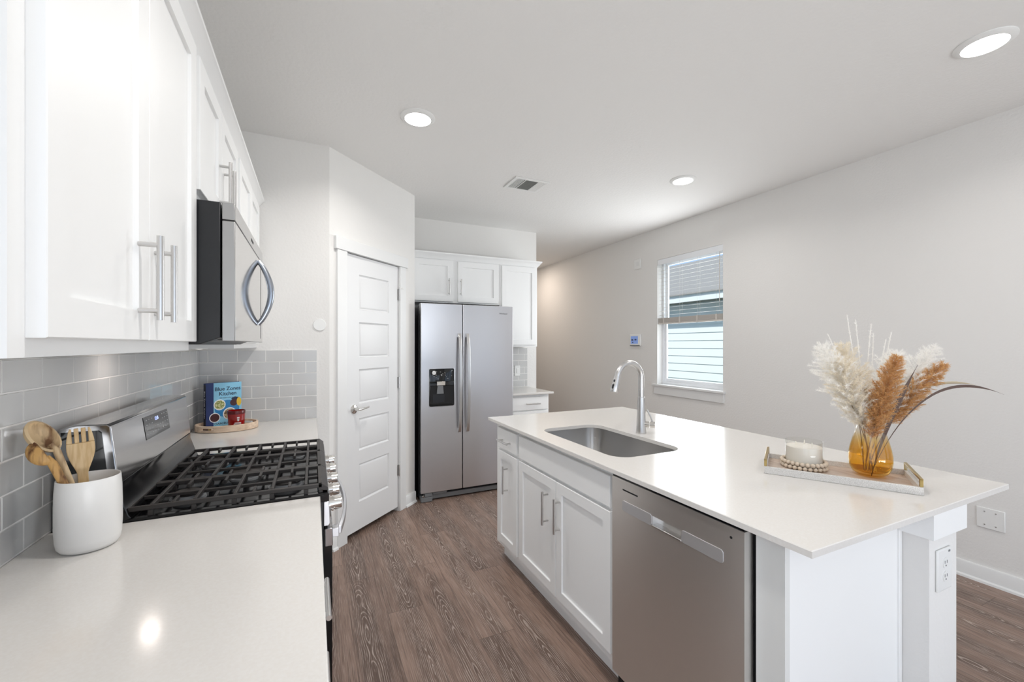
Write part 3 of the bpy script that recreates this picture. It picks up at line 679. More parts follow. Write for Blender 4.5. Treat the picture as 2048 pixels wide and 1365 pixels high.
# ------------------------------------------------------------------ utensil crock and utensils
CR = 0.; CC = Vector((-.492, 1.364, .9145))
crk = thing('utensil_crock', 'white ceramic crock holding wooden utensils on the near counter', 'crock', CC)
mb = MB()
outp = [(.70, 0), (.84, .002), (.93, .010), (.975, .025), (1.0, .055), (1.0, .10), (.985, .14), (.955, .166), (.945, .169), (.925, .169)]
inn = [(.905, .164), (.90, .12), (.92, .06), (.88, .02), (.70, .012), (.001, .012)]
mb.lathe([(a, z) for a, z in outp+inn], CC, 56, sx=.0603, sy=.0603, rot=CR, e=2., cap0=True, cap1=True)
mb.build('crock_wall', M_ceramic, crk, angle=50)
def utensil(name, label, m, pts, widths, thick, face, cat):
    # flat wooden utensil: outline widths along an axis of points, with 'face' normal
    P = [Vector(p_) for p_ in pts]; N = Vector(face).normalized(); L = []
    for i, p_ in enumerate(P):
        tt = (P[min(i+1, len(P)-1)]-P[max(i-1, 0)]).normalized(); s_ = tt.cross(N).normalized(); n_ = s_.cross(tt).normalized()
        wd, th = widths[i], thick[i]; ring = []
        for k in range(16):
            a = 2*PI*k/16; ring.append(p_ + s_*wd*math.cos(a) + n_*th*math.sin(a))
        L.append(ring)
    o = MB().loops(L).build(name, m, None, angle=60)
    return tag(o, label, cat)
def bowl_spoon(name, label, foot, neck, tip, rad, face, m, mb_, cat='spoon', hw=.008):
    F, K, T_ = Vector(foot), Vector(neck), Vector(tip); ax = (T_-K).normalized(); N = Vector(face); N = (N-ax*N.dot(ax)).normalized(); S_ = ax.cross(N).normalized()
    root = thing(name, label, cat, F)
    mm = MB().tube([F, F+(K-F)*.5, K-(K-F).normalized()*.0, K+ax*.02], [hw*.9, hw*1.05, hw*1.05, hw*.7], 12, flat=.75, up=N); mm.build('spoon_handle', m, root, angle=60)
    c = (K+T_)/2; hl = (T_-K).length/2; mm = MB(); L = []
    for j in range(7):                                    # outer shell from the back pole to the rim
        a = PI/2*j/6; L.append([c + ax*hl*math.sin(a)*math.cos(2*PI*k/28) + S_*rad*math.sin(a)*math.sin(2*PI*k/28) - N*.026*math.cos(a) for k in range(28)])
    for j in range(6, -1, -1):
        a = PI/2*j/6; L.append([c + N*.002 + ax*(hl-.005)*math.sin(a)*math.cos(2*PI*k/28) + S_*(rad-.005)*math.sin(a)*math.sin(2*PI*k/28) - N*.020*math.cos(a) for k in range(28)])
    mm.loops(L[0:0] + L, True, True); mm.build('spoon_bowl', mb_, root, angle=60, dbl=.00001)
    return root
bowl_spoon('wooden_spoon', 'wooden spoon with a deep dark-grained bowl leaning left in the crock', (-.490, 1.372, .94), (-.548, 1.360, 1.152), (-.596, 1.366, 1.224), .029, (.80, -.45, .35), M_olivel, M_olivel)
bowl_spoon('wooden_spoon', 'amber and brown wooden spoon leaning left below the deep-bowled spoon', (-.478, 1.348, .94), (-.545, 1.334, 1.128), (-.582, 1.346, 1.180), .013, (.88, .42, .3), M_olive, M_olive)
# slotted fork
F0 = Vector((-.505, 1.392, .935)); F1 = Vector((-.524, 1.402, 1.196)); fa = (F1-F0).normalized(); fn = Vector((.36, -.93, .05)); fn = (fn-fa*fn.dot(fa)).normalized(); fs = fn.cross(fa)*-1
root = thing('wooden_fork', 'pale wooden slotted fork standing upright in the crock', 'fork', F0)
HL = (F1-F0).length
mb = MB()
def hw_(s_):                                              # half width along the length
    if s_ < .150: return .0095
    q = (s_-.150)/(HL-.150)                               # egg-shaped head, widest at mid height
    return max(.0095*(1-q)**2, .0252*math.sqrt(max(0, 1-((q-.56)/.62)**2)) if q > .56 else .0095+(.0252-.0095)*math.sin(PI/2*q/.56)**1.3)
lo = [s_*.226/24 for s_ in range(25)]
L = []
for s_ in lo:
    c = F0+fa*s_; hw2 = hw_(s_); L.append([c-fs*hw2-fn*.003, c+fs*hw2-fn*.003, c+fs*hw2+fn*.003, c-fs*hw2+fn*.003])
mb.loops(L)
sl = .0042
for j in range(4):                                        # four tines
    w0_ = hw_(.226); e0 = -w0_+j*(2*w0_)/4 + (sl/2 if j else 0); e1 = -w0_+(j+1)*(2*w0_)/4 - (sl/2 if j < 3 else 0); L = []
    for q in range(9):
        s_ = .2262+(HL-.2262)*q/8; lim = hw_(s_); a, c_ = max(e0, -lim), min(e1, lim)
        if c_-a < .002: break
        c = F0+fa*s_; L.append([c+fs*a-fn*.003, c+fs*c_-fn*.003, c+fs*c_+fn*.003, c+fs*a+fn*.003])
    mb.loops(L)
mb.build('fork_head', M_bamboo, root, bevel=.0012)

# ------------------------------------------------------------------ oval wooden tray, book, red candle
TC = Vector((-.452, 2.925, .9145)); TA, TB, TH = .154, .125, .037
tr = thing('oval_tray', 'oval whitewashed wood tray in the counter corner by the backsplash', 'tray', TC)
MB().lathe([(.96, 0), (1, .003), (1, .008), (.96, .008)], TC, 72, sx=TA, sy=TB, cap0=True, cap1=True).build('tray_floor', M_paulow, tr)
mb = MB(); n = 120; th = .012; zs4 = [.003, .013, .027, TH]
slots = [math.radians(238), math.radians(48)]
def oval(a, off, z): return (TC.x+(TA-off)*math.cos(a), TC.y+(TB-off)*math.sin(a), TC.z+z)
G = {}
for k in range(n):
    for j, z in enumerate(zs4):
        for s_ in (0, 1): G[k, j, s_] = mb.v(oval(2*PI*k/n, th*s_, z))
def hole(k): 
    a = 2*PI*(k+.5)/n; return any(abs((a-c+PI) % (2*PI)-PI) < .27 for c in slots)
for k in range(n):
    k2 = (k+1) % n
    for j in range(3):
        if j == 1 and hole(k):
            mb.f([G[k, 1, 0], G[k2, 1, 0], G[k2, 1, 1], G[k, 1, 1]]); mb.f([G[k, 2, 0], G[k2, 2, 0], G[k2, 2, 1], G[k, 2, 1]])
            if not hole((k-1) % n): mb.f([G[k, 1, 0], G[k, 2, 0], G[k, 2, 1], G[k, 1, 1]])
            if not hole(k2): mb.f([G[k2, 1, 0], G[k2, 2, 0], G[k2, 2, 1], G[k2, 1, 1]])
            continue
        for s_ in (0, 1): mb.f([G[k, j, s_], G[k2, j, s_], G[k2, j+1, s_], G[k, j+1, s_]])
    mb.f([G[k, 3, 0], G[k2, 3, 0], G[k2, 3, 1], G[k, 3, 1]]); mb.f([G[k, 0, 0], G[k2, 0, 0], G[k2, 0, 1], G[k, 0, 1]])
mb.build('tray_rim', M_paulow, tr, bevel=.002, angle=50)
for a0, a1, mm in ((229, 241, M_stemd), (241, 246, M_brass)):  # dark and brass strips added inside the front slot opening
    MB().tube([(TC.x+(TA-.006)*math.cos(math.radians(a0+(a1-a0)*k/6)), TC.y+(TB-.006)*math.sin(math.radians(a0+(a1-a0)*k/6)), TC.z+.0195) for k in range(7)], .0045, 10).build('slot_insert', mm, tr)
# cookbook
BA = math.radians(30); BU = Vector((math.cos(BA), math.sin(BA), 0)); BN = Vector((math.sin(BA), -math.cos(BA), 0))
BO = Vector((-.556, 2.952, .9240)); bw, bh, bt = .182, .254, .034
bk = thing('cookbook', 'blue hardcover cookbook with a navy spine standing in the oval tray', 'book', BO)
fr = (BO, BU, BN)
MB(*fr).box(.004, bw-.004, -bt+.003, -.003, .004, bh-.004).build('pages', M_paper, bk)
fc = MB(*fr).box(.034, bw, -.003, 0, 0, bh).build('front_cover', M_cover, bk)
MB(*fr).box(.0, bw, -bt, -bt+.003, 0, bh).build('back_cover', M_navy, bk)
spn = MB(*fr).box(-.004, .0, -bt, .0005, 0, bh).box(.0, .034, -.003, .0004, 0, bh).build('spine', M_navy, bk)
MB(*fr).box(-.0046, -.004, -bt+.004, -.003, .008, bh-.008).build('spine_panel', M_inkblk, spn)
Z3 = Vector((0, 0, 1))
def bpt(u_, v_, o_=.0004): return BO + BU*u_ + Z3*v_ + BN*o_
text('title', 'Blue Zones', .0300, bpt(.108, .208), BU, Z3, M_print, fc, bold=.012)
text('title', 'Kitchen', .0300, bpt(.108, .179), BU, Z3, M_print, fc, bold=.012)
text('subtitle', '100 recipes to live to 100', .0085, bpt(.108, .162), BU, Z3, M_print, fc)
text('author', 'DAN BUETTNER', .019, bpt(.108, .008), BU, Z3, M_print, fc)
text('spine_title', 'Blue Zones Kitchen', .020, BO - BU*.0047 - BN*.024 + Z3*.130, (0, 0, -1), BN*-1 if False else BN, M_printw, spn)
def disc(u_, v_, r_, m, nm, o_=.0006, sx=1.):
    mm = MB(*fr); mm.loops([[(u_+r_*sx*math.cos(a), o_-.0006, v_+r_*math.sin(a)) for a in [2*PI*k/28 for k in range(28)]], [(u_+r_*sx*math.cos(a), o_, v_+r_*math.sin(a)) for a in [2*PI*k/28 for k in range(28)]]]); return mm.build(nm, m, fc)
M_food1 = mat('food_print_light', rgb(214, 206, 150), .5); M_food2 = mat('food_print_brown', rgb(176, 148, 108), .5); M_food3 = mat('food_print_dark', rgb(70, 36, 40), .5); M_food4 = mat('food_print_yellow', rgb(226, 186, 60), .5)
for mm, ca, cb in ((M_food1, (226, 222, 176), (120, 130, 50)), (M_food2, (206, 184, 146), (104, 78, 52))):
    tt = NT(mm); tcx = tt.n('ShaderNodeTexCoord'); vv = tt.n('ShaderNodeTexVoronoi'); vv.inputs['Scale'].default_value = 110; tt.t.links.new(tcx.outputs['Object'], vv.inputs['Vector'])
    tt.put(mm.node_tree.nodes['Principled BSDF'].inputs['Base Color'], tt.mix(tt.ramp(vv.outputs['Distance'], .2, .75), rgb(*ca), rgb(*cb)))
disc(.105, .10, .05, M_blue2, 'cover_picture', .0005, 1.3)
for (u_, v_, r_, mi_) in ((.065, .125, .031, M_food1), (.118, .068, .036, M_food2), (.040, .052, .028, M_food3)):
    disc(u_, v_, r_, M_printw, 'cover_picture', .0009); disc(u_, v_, r_*.85, mi_, 'cover_picture', .0012)
disc(.140, .132, .020, M_food3, 'cover_picture', .0009, 1.0); disc(.168, .135, .026, M_food4, 'cover_picture', .0011, .5)
disc(.150, .155, .010, M_print, 'cover_picture', .0008, 2.3)
# red candle
RC = Vector((-.405, 2.905, .9235)); RS = .88; rd = thing('red_candle', 'red glass jar candle with white print in the oval tray', 'candle', RC)
MB().lathe([(r_*RS, z_) for r_, z_ in ((.040, 0), (.044, .003), (.0465, .02), (.050, .085), (.0505, .098), (.048, .098), (.046, .07), (.001, .07))], RC, 48, cap0=True, cap1=True).build('jar', M_red, rd, angle=50)
MB().lathe([(r_*RS, z_) for r_, z_ in ((.0500, .080), (.0508, .0805), (.0514, .0975), (.0505, .099), (.047, .099))], RC, 48).build('lid_band', M_redd, rd)
dv = Vector((.16, -.98, 0)).normalized(); du = Vector((.98, .16, 0)).normalized()
mb = MB(RC + dv*.0426, du, dv)
for (u_, z_, a_, c_) in ((.008, .060, .006, .004), (.008, .049, .005, .003), (.008, .043, .004, .002), (.006, .031, .016, .0015), (.004, .0245, .018, .0012), (.004, .019, .018, .0018), (.006, .014, .014, .001)): mb.box(u_-a_, u_+a_, -.004, .0008, z_-c_, z_+c_)
mb.build('label_print', M_printw, rd)

# ------------------------------------------------------------------ refrigerator
t_ = thing('refrigerator', 'stainless side-by-side refrigerator with black ice dispenser', 'refrigerator', (1.31, 4.05, 0))
FY = 3.725
MB().box(.855, 1.757, 3.80, 4.42, .03, 1.752).build('body', M_greyd, t_, bevel=.004)
MB().box(.90, 1.72, 3.85, 4.35, 0, .03).build('roller_base', M_dark, t_)
def fdoor(x0, x1):
    return MB().box(x0, x1, FY, 3.795, .082, 1.773)
M_fdoor = M_steel
dl = fdoor(.857, 1.2405).build('freezer_door', M_fdoor, t_, bevel=.004)
dr = fdoor(1.2465, 1.757).build('fridge_door', M_fdoor, t_, bevel=.004)
MB().box(.862, 1.752, 3.795, 3.801, .085, 1.765).build('door_gasket', M_dark, t_)
for x, dd in ((1.209, dl), (1.287, dr)):
    P = [(x, FY-.018-.042*math.sin(PI*k/18)**.55, .605+.9*k/18) for k in range(19)]
    mb = MB().loops([[(a-.0145, y+.007, z), (a-.013, y-.004, z), (a+.013, y-.004, z), (a+.0145, y+.007, z)] for a, y, z in P])
    mb.box(x-.013, x+.013, FY-.016, FY+.002, .605, .64).box(x-.013, x+.013, FY-.016, FY+.002, 1.47, 1.505)
    mb.build('handle', M_chrome if False else M_nickel, dd, bevel=.002)
# dispenser
dp = MB().box(.926, 1.166, FY-.0025, FY+.004, .846, 1.192).build('dispenser_bezel', M_steel, dl, bevel=.002)
def rrect(x0, x1, z0, z1, r_, y, n=5):
    o = []
    for cx_, cz_, a0 in ((x1-r_, z1-r_, 0), (x0+r_, z1-r_, 90), (x0+r_, z0+r_, 180), (x1-r_, z0+r_, 270)):
        for k in range(n+1): a = math.radians(a0+90*k/n); o.append((cx_+r_*math.cos(a), y, cz_+r_*math.sin(a)))
    return o
MB().loops([rrect(.930, 1.162, .850, 1.188, .014, FY-.001), rrect(.930, 1.162, .850, 1.188, .014, FY-.005), rrect(.933, 1.159, .853, 1.185, .012, FY-.006)]).build('dispenser_panel', M_glassblk, dl)
MB().box(.94, 1.155, FY-.0068, FY-.0058, .872, 1.035).build('dispenser_recess', M_dark, dl)
MB().box(.934, 1.158, FY-.012, FY-.0055, 1.035, 1.075).build('dispenser_shelf', M_glassblk, dl, bevel=.003)
MB().box(1.0, 1.075, FY-.014, FY-.011, 1.038, 1.073).build('water_nozzle', M_chrome, dl, bevel=.002)
MB().prism([(1.005, 1.035), (1.055, 1.035), (1.062, .962), (.998, .962)], 1, FY-.016, FY-.006).build('paddle', M_grey, dl, bevel=.002)
MB().box(.965, 1.07, FY-.0075, FY-.0065, .885, .96).build('drip_backplate', M_greyd, dl)
mb = MB(); rnd = random.Random(11)
for k in range(22):
    x = .96+rnd.random()*.18; z = 1.09+rnd.random()*.08; a_ = rnd.uniform(.0015, .005); mb.box(x-a_, x+a_, FY-.0066, FY-.0055, z-.0012, z+.0012)
mb.tube([(.975, FY-.0055, 1.152), (.975, FY-.0068, 1.152)], .018, 18)
mb.build('panel_icons', M_white, dl)
text('brand_mark', 'Whirlpool', .020, (1.653, FY-.0003, 1.695), (1, 0, 0), (0, 0, 1), M_greyd, dr)
MB().box(.865, 1.75, 3.765, 3.80, .012, .052).build('toe_grille', M_grey, t_, bevel=.002)
MB().box(.93, 1.75, 3.78, 3.80, .052, .078).build('grille_slot', M_dark, t_)
MB().box(.862, .962, 3.728, 3.80, .004, .045).build('leveling_foot_cover', M_grey, t_, bevel=.003)
MB().box(.895, .962, 3.730, 3.79, .05, .078).box(.97, 1.10, 3.745, 3.785, .058, .078).build('hinge_bracket', M_grey, t_, bevel=.002)
MB().tube([(.868, 3.732, .055), (.882, 3.73, .062), (.886, 3.73, .045)], .005, 8).build('hinge_pin', M_chrome, t_)

# ------------------------------------------------------------------ cabinets around the refrigerator
YD = 4.15                                                # face frame plane; doors project towards the room
def upper_fr(x0, x1, z0, label, doors):
    t_ = thing('upper_cabinet', label, 'cabinet', ((x0+x1)/2, YF, z0))
    MB().box(x0, x1, YD, YF-.009 if z0 < 1.5 else YF-.001, z0, 2.30).build('body', M_cab, t_)
    for (a, b_, c_, d_, pl) in doors: cab_door(t_, (0, YD, 0), (1, 0, 0), (0, -1, 0), a, b_, c_, d_, pl)
upper_fr(PB.x+.002, 1.795, 1.825, 'short white two-door wall cabinet above the refrigerator', [(.878, 1.278, 1.838, 2.250, (1.234, 1.985, .165, True)), (1.330, 1.778, 1.838, 2.250, (1.357, 1.985, .165, True))])
upper_fr(1.796, 2.252, 1.382, 'tall white one-door wall cabinet right of the refrigerator', [(1.818, 2.236, 1.402, 2.250, (1.846, 1.52, .165, True))])
prof = [(0, 2.262), (.006, 2.262), (.010, 2.27), (.022, 2.284), (.034, 2.304), (.043, 2.310), (.043, 2.323), (0, 2.323)]
mb = MB((0, YD, 0), (1, 0, 0), (0, -1, 0)); L0 = [(PB.x+.002, a+.0005, z) for a, z in prof]; L1 = [(2.2525+a, a+.0005, z) for a, z in prof]
mb.loops([L0, L1, [(2.2525+a, YD-YF+.001, z) for a, z in prof]])
tag(mb.build('crown_molding', M_cab, None, dbl=.0001), 'white crown molding above the cabinets around the refrigerator', 'molding')
t_ = thing('base_cabinet', 'white base cabinet with a drawer right of the refrigerator', 'cabinet', (2.0, 4.1, 0))
MB().box(1.775, 2.232, 3.862, YF-.001, .10, .893).box(1.775, 2.232, 3.93, YF-.001, 0, .1).build('body', M_cab, t_)
cab_door(t_, (0, 3.862, 0), (1, 0, 0), (0, -1, 0), 1.79, 2.215, .735, .868, (2.03, .80, .16, False), 'drawer', slabbed=True)
cab_door(t_, (0, 3.862, 0), (1, 0, 0), (0, -1, 0), 1.79, 2.215, .135, .72, (1.83, .62, .165, True))
counter('countertop', 'small white quartz countertop right of the refrigerator', 1.772, 2.268, 3.812, YF-.0085)
MB().box(2.289, 2.3995, YF-.0007, YF-.0001, .1, 1.0)
t_ = thing('light_switch', 'white rocker light switch on the small tile backsplash beside the refrigerator', 'switch', (2.153, YF-.0085, 1.10))
MB().box(2.118, 2.188, YF-.014, YF-.0085, 1.04, 1.16).build('plate', M_white, t_, bevel=.003)
MB().box(2.140, 2.166, YF-.018, YF-.014, 1.07, 1.13).build('rocker', M_white, t_, bevel=.002)

# ------------------------------------------------------------------ island
IX0, IX1, IY0, IY1 = 1.066, 2.206, .605, 2.655
FI = 1.11                                                # face frame plane of the island cabinets
OI, UI, WI = (FI, 0, 0), (0, 1, 0), (-1, 0, 0)
def island_cab(y0, y1, label, fronts, hollow=False):
    t_ = thing('base_cabinet', label, 'cabinet', (1.4, (y0+y1)/2, 0))
    mb = MB()
    if hollow: mb.box(FI, FI+.02, y0, y1, .10, .895).box(FI+.02, 1.689, y0, y0+.018, .10, .895).box(FI+.02, 1.689, y1-.018, y1, .10, .895).box(1.671, 1.689, y0, y1, .1, .895).box(FI+.02, 1.67, y0, y1, .1, .118)
    else: mb.box(FI, 1.689, y0, y1, .10, .895)
    mb.box(FI+.055, 1.689, y0, y1, .0, .10); mb.build('body', M_cab, t_)
    for nm, a, b_, c_, d_, pl, sl in fronts: cab_door(t_, OI, UI, WI, a, b_, c_, d_, pl, nm, slabbed=sl, st=.05)
island_cab(2.247, 2.60, 'narrow white drawer and door cabinet at the far end of the island', [('drawer', 2.268, 2.545, .741, .868, (2.405, .798, .15, False), True), ('door', 2.264, 2.545, .140, .722, (2.392, .565, .17, True), False)])
island_cab(1.3725, 2.2465, 'white sink cabinet with two doors in the middle of the island', [('false_drawer_front', 1.390, 2.232, .738, .868, None, True), ('door', 1.818, 2.232, .145, .722, (1.893, .566, .17, True), False), ('door', 1.388, 1.812, .145, .722, (1.836-.06, .566, .17, True), False)], hollow=True)
# toe board
o = MB().box(FI+.052, FI+.055, .70, 2.60, 0, .099).build('toe_kick', M_cab); tag(o, 'white toe kick board along the floor under the island cabinets', 'toe kick')
# dishwasher
t_ = thing('dishwasher', 'dark stainless dishwasher built into the near end of the island', 'dishwasher', (1.35, 1.07, 0))
MB().box(1.125, 1.67, .785, 1.36, .10, .872).build('tub', M_dark, t_)
MB().box(1.118, 1.125, .7765, 1.3705, .0, .892).build('bay_seal', M_dark, t_)
MB().box(1.12, 1.15, .79, 1.36, .0, .10).build('toe_panel', M_blackp, t_)
dd = MB()
dy0, dy1, dz0, dz1, dx = .785, 1.355, .115, .884, 1.075
# door skin with pocket handle opening
hy0, hy1, hz0, hz1 = 1.008, 1.135, .768, .803
us = [dy0, hy0, hy1, dy1]; zz = [dz0, hz0, hz1, dz1]; G = {}
for i, y in enumerate(us):
    for j, z in enumerate(zz): G[i, j] = dd.v((dx, y, z))
for i in range(3):
    for j in range(3):
        if i == 1 and j == 1: continue
        dd.f([G[i, j], G[i+1, j], G[i+1, j+1], G[i, j+1]])
pk = [dd.v((dx+.026, y, z)) for y, z in ((hy0, hz0+.004), (hy1, hz0+.004), (hy1, hz1), (hy0, hz1))]; rim = [G[1, 1], G[2, 1], G[2, 2], G[1, 2]]
for k in range(4): dd.f([rim[k], rim[(k+1) % 4], pk[(k+1) % 4], pk[k]])
dd.f(pk)
bk4 = [dd.v((1.112, y, z)) for y, z in ((dy0, dz0), (dy1, dz0), (dy1, dz1), (dy0, dz1))]
dd.f([G[i, 0] for i in range(4)] + [bk4[1], bk4[0]]); dd.f([G[i, 3] for i in range(4)] + [bk4[2], bk4[3]]); dd.f([G[0, j] for j in range(4)] + [bk4[3], bk4[0]]); dd.f([G[3, j] for j in range(4)] + [bk4[2], bk4[1]]); dd.f(bk4)
dd = dd.build('door', M_steeld, t_, angle=30)
def rrx(y0, y1, z0, z1, r_, x): return [(x, p_[0], p_[2]) for p_ in rrect(y0, y1, z0, z1, r_, 0)]
for a, c_ in ((.851, hy0-.003), (hy1+.003, 1.294)):
    MB().loops([rrx(a, c_, .766, .806, .010, dx+.001), rrx(a, c_, .766, .806, .010, dx-.0012), rrx(a+.0006, c_-.0006, .7666, .8054, .0095, dx-.0016)]).build('handle_trim', M_steeltrim, dd, smooth=False)
MB().box(dx-.003, dx+.026, hy0-.002, hy1+.002, hz0-.003, hz0+.004).build('handle_lip', M_nickel, dd, bevel=.002)
MB().box(dx-.0008, dx+.001, 1.209, 1.292, .844, .849).build('vent_slot', M_dark, dd)
MB().frame((dx, .826, .854), (0, 1, 0), (-1, 0, 0)).tube([(0, -.001, 0), (0, .001, 0)], .004, 12).build('status_light', M_dark, dd)
MB().box(1.078, 1.112, dy0+.002, dy1-.002, .8842, .890).build('top_edge_controls', M_black, dd)
# end panel + filler
t_ = thing('island_end_panel', 'plain white panel closing the near end of the island beside the dishwasher', 'panel', (1.4, .73, 0))
MB().box(FI, 1.13, .696, .7755, 0, .895).build('filler_strip', M_cabin, t_)
MB().box(1.13, 1.672, .696, .715, 0, .895).build('panel', M_cab, t_)
MB().box(1.672, 1.6885, .690, .715, 0, .895).build('scribe_molding', M_cab, t_, bevel=.002)
# pony wall behind the cabinets
struct('wall_island', MB().box(1.6895, 1.868, .626, 2.60, 0, .895), M_wall, smooth=False)
mb = MB(); z0, z1 = .819, .8955; a, b_, c_, e_ = 1.667, 1.886, .607, 2.618
mb.box(a, b_, c_, .6255, z0, z1).box(1.8685, b_, .6255, e_, z0, z1).box(a, 1.6885, .6255, .6895, z0, z1)
struct('trim_1', mb, M_cab)
baseboard('baseboard_island', (1.8685, .63, 0), (0, 1, 0), (1, 0, 0), 1.97)
t_ = thing('wall_outlet', 'white double outlet on the near end of the island half wall', 'outlet', (1.77, .626, .705))
fr = ((1.772, .626, .706), (1, 0, 0), (0, -1, 0))
MB(*fr).box(-.046, .046, 0, .007, -.064, .064).build('plate', M_white, t_, bevel=.003)
for z in (.021, -.021):
    o = MB(*fr).tube([(0, .006, z), (0, .0092, z)], .0165, 24).build('socket', M_white, t_)
    MB(*fr).box(-.008, -.0058, .009, .0096, z-.001, z+.008).box(.0058, .008, .009, .0096, z-.001, z+.008).tube([(0, .009, z-.008), (0, .0096, z-.008)], .0025, 10).build('socket_slots', M_greyd, o)
MB(*fr).prism([(.022, .0066), (.033, .0066), (.033, .0076), (.022, .0076)], 2, .050, .056).build('corner_mark', M_grey, t_)

# island countertop with a sink cutout
SX0, SX1, SY0, SY1, SR = 1.180, 1.575, 1.445, 2.150, .085
def rr2(x0, x1, y0, y1, r_, z, n=9):
    o = []
    for cx_, cy_, a0 in ((x1-r_, y1-r_, 0), (x0+r_, y1-r_, 90), (x0+r_, y0+r_, 180), (x1-r_, y0+r_, 270)):
        for k in range(n+1): a = math.radians(a0+90*k/n); o.append((cx_+r_*math.cos(a), cy_+r_*math.sin(a), z))
    return o
mb = MB(); bmi = mb.b
def ring_edges(pts):
    vs = [bmi.verts.new(p_) for p_ in pts]; return vs, [bmi.edges.new((vs[i], vs[(i+1) % len(vs)])) for i in range(len(vs))]
zt, zb_ = .914, .896; bev = .002
inn = rr2(SX0, SX1, SY0, SY1, SR, zt); out_t = [(IX0+bev, IY0+bev, zt), (IX1-bev, IY0+bev, zt), (IX1-bev, IY1-bev, zt), (IX0+bev, IY1-bev, zt)]
vo, eo = ring_edges(out_t); vi, ei = ring_edges(inn)
bmesh.ops.triangle_fill(bmi, use_beauty=True, use_dissolve=False, edges=eo+ei)
vs2 = [bmi.verts.new(p_) for p_ in ((IX0, IY0, zt-bev), (IX1, IY0, zt-bev), (IX1, IY1, zt-bev), (IX0, IY1, zt-bev))]
vs3 = [bmi.verts.new((p_.co.x, p_.co.y, zb_)) for p_ in vs2]
vi2 = [bmi.verts.new((p_.co.x, p_.co.y, zb_)) for p_ in vi]
for A_, B_ in ((vo, vs2), (vs2, vs3), (vi, vi2)):
    for k in range(len(A_)): mb.f([A_[k], A_[(k+1) % len(A_)], B_[(k+1) % len(A_)], B_[k]])
eb = [bmi.edges.get((vs3[k], vs3[(k+1) % 4])) for k in range(4)] + [bmi.edges.get((vi2[k], vi2[(k+1) % len(vi2)])) for k in range(len(vi2))]
bmesh.ops.triangle_fill(bmi, use_beauty=True, use_dissolve=False, edges=eb)
o = mb.build('countertop', M_quartz, None, angle=30); tag(o, 'large white quartz island countertop with a sink cut into it', 'countertop')
# sink
t_ = thing('sink', 'stainless undermount sink bowl set in the island countertop', 'sink', ((SX0+SX1)/2, (SY0+SY1)/2, .70))
g = .004
mb = MB().loops([rr2(SX0-.02, SX1+.02, SY0-.02, SY1+.02, SR+.02, .8955), rr2(SX0-g, SX1+g, SY0-g, SY1+g, SR+g, .8955), rr2(SX0-g, SX1+g, SY0-g, SY1+g, SR+g, .885), rr2(SX0+.004, SX1-.004, SY0+.004, SY1-.004, SR-.004, .72), rr2(SX0+.02, SX1-.02, SY0+.02, SY1-.02, SR-.01, .700), rr2(SX0+.05, SX1-.05, SY0+.05, SY1-.05, SR-.03, .695)], cap0=False)
mb.build('bowl', M_sink, t_, angle=60)
MB().lathe([(.045, .6955), (.043, .698), (.03, .696), (.028, .690)], ((SX0+SX1)/2, (SY0+SY1)/2+.05, 0), 28, cap1=True).build('drain', M_chrome, t_)
# faucet
FB = Vector((1.645, 1.822, .9145)); t_ = thing('faucet', 'brushed nickel gooseneck faucet with side lever behind the sink', 'faucet', FB)
MB().lathe([(.028, 0), (.0285, .004), (.027, .02), (.0235, .09), (.020, .17), (.0185, .198), (.0165, .200)], FB, 32, cap0=True, cap1=True).build('base', M_nickel, t_)
R_ = .083; pts = [FB+Vector((0, 0, .199)), FB+Vector((0, 0, .305))]
for k in range(1, 19): a = PI*k/18*.94; pts.append(FB+Vector((-R_+R_*math.cos(a), 0, .305+R_*math.sin(a))))
end = pts[-1]; dr_ = (pts[-1]-pts[-2]).normalized()
MB().tube(pts, [.0165]+[.0155]*(len(pts)-1), 20, up=(0, 1, 0)).build('spout', M_nickel, t_)
sh = MB().tube([end, end+dr_*.008, end+dr_*.05, end+dr_*.085, end+dr_*.09], [.016, .0165, .019, .0215, .0195], 20, up=(0, 1, 0)).build('spray_head', M_nickel, t_)
o_ = Vector((-1, -.25, 0)).normalized()
mb = MB()
for s_, l_, r_ in ((.026, .010, .0055), (.056, .020, .0065)):
    c = end+dr_*s_+o_*(.0165 if s_ < .04 else .0185); mb.tube([c-dr_*l_*.7, c-dr_*l_*.4, c+dr_*l_*.4, c+dr_*l_*.7], [r_*.5, r_, r_, r_*.5], 10, up=(0, 1, 0))
mb.build('spray_buttons', M_black, sh)
lv = Vector((.62, -.78, 0)).normalized()
o = MB().tube([FB+Vector((0, 0, .05)), FB+lv*.045+Vector((0, 0, .05))], .017, 20).tube([FB+lv*.047+Vector((0, 0, .05)), FB+lv*.075+Vector((0, 0, .05))], .0168, 20).build('valve_barrel', M_chrome, t_)
MB().tube([FB+lv*.062+Vector((0, 0, .06)), FB+lv*.055+Vector((.0, .006, .09)), FB+lv*.040+Vector((-.002, .01, .128))], [.0045, .004, .0036], 10).build('lever', M_nickel, o)

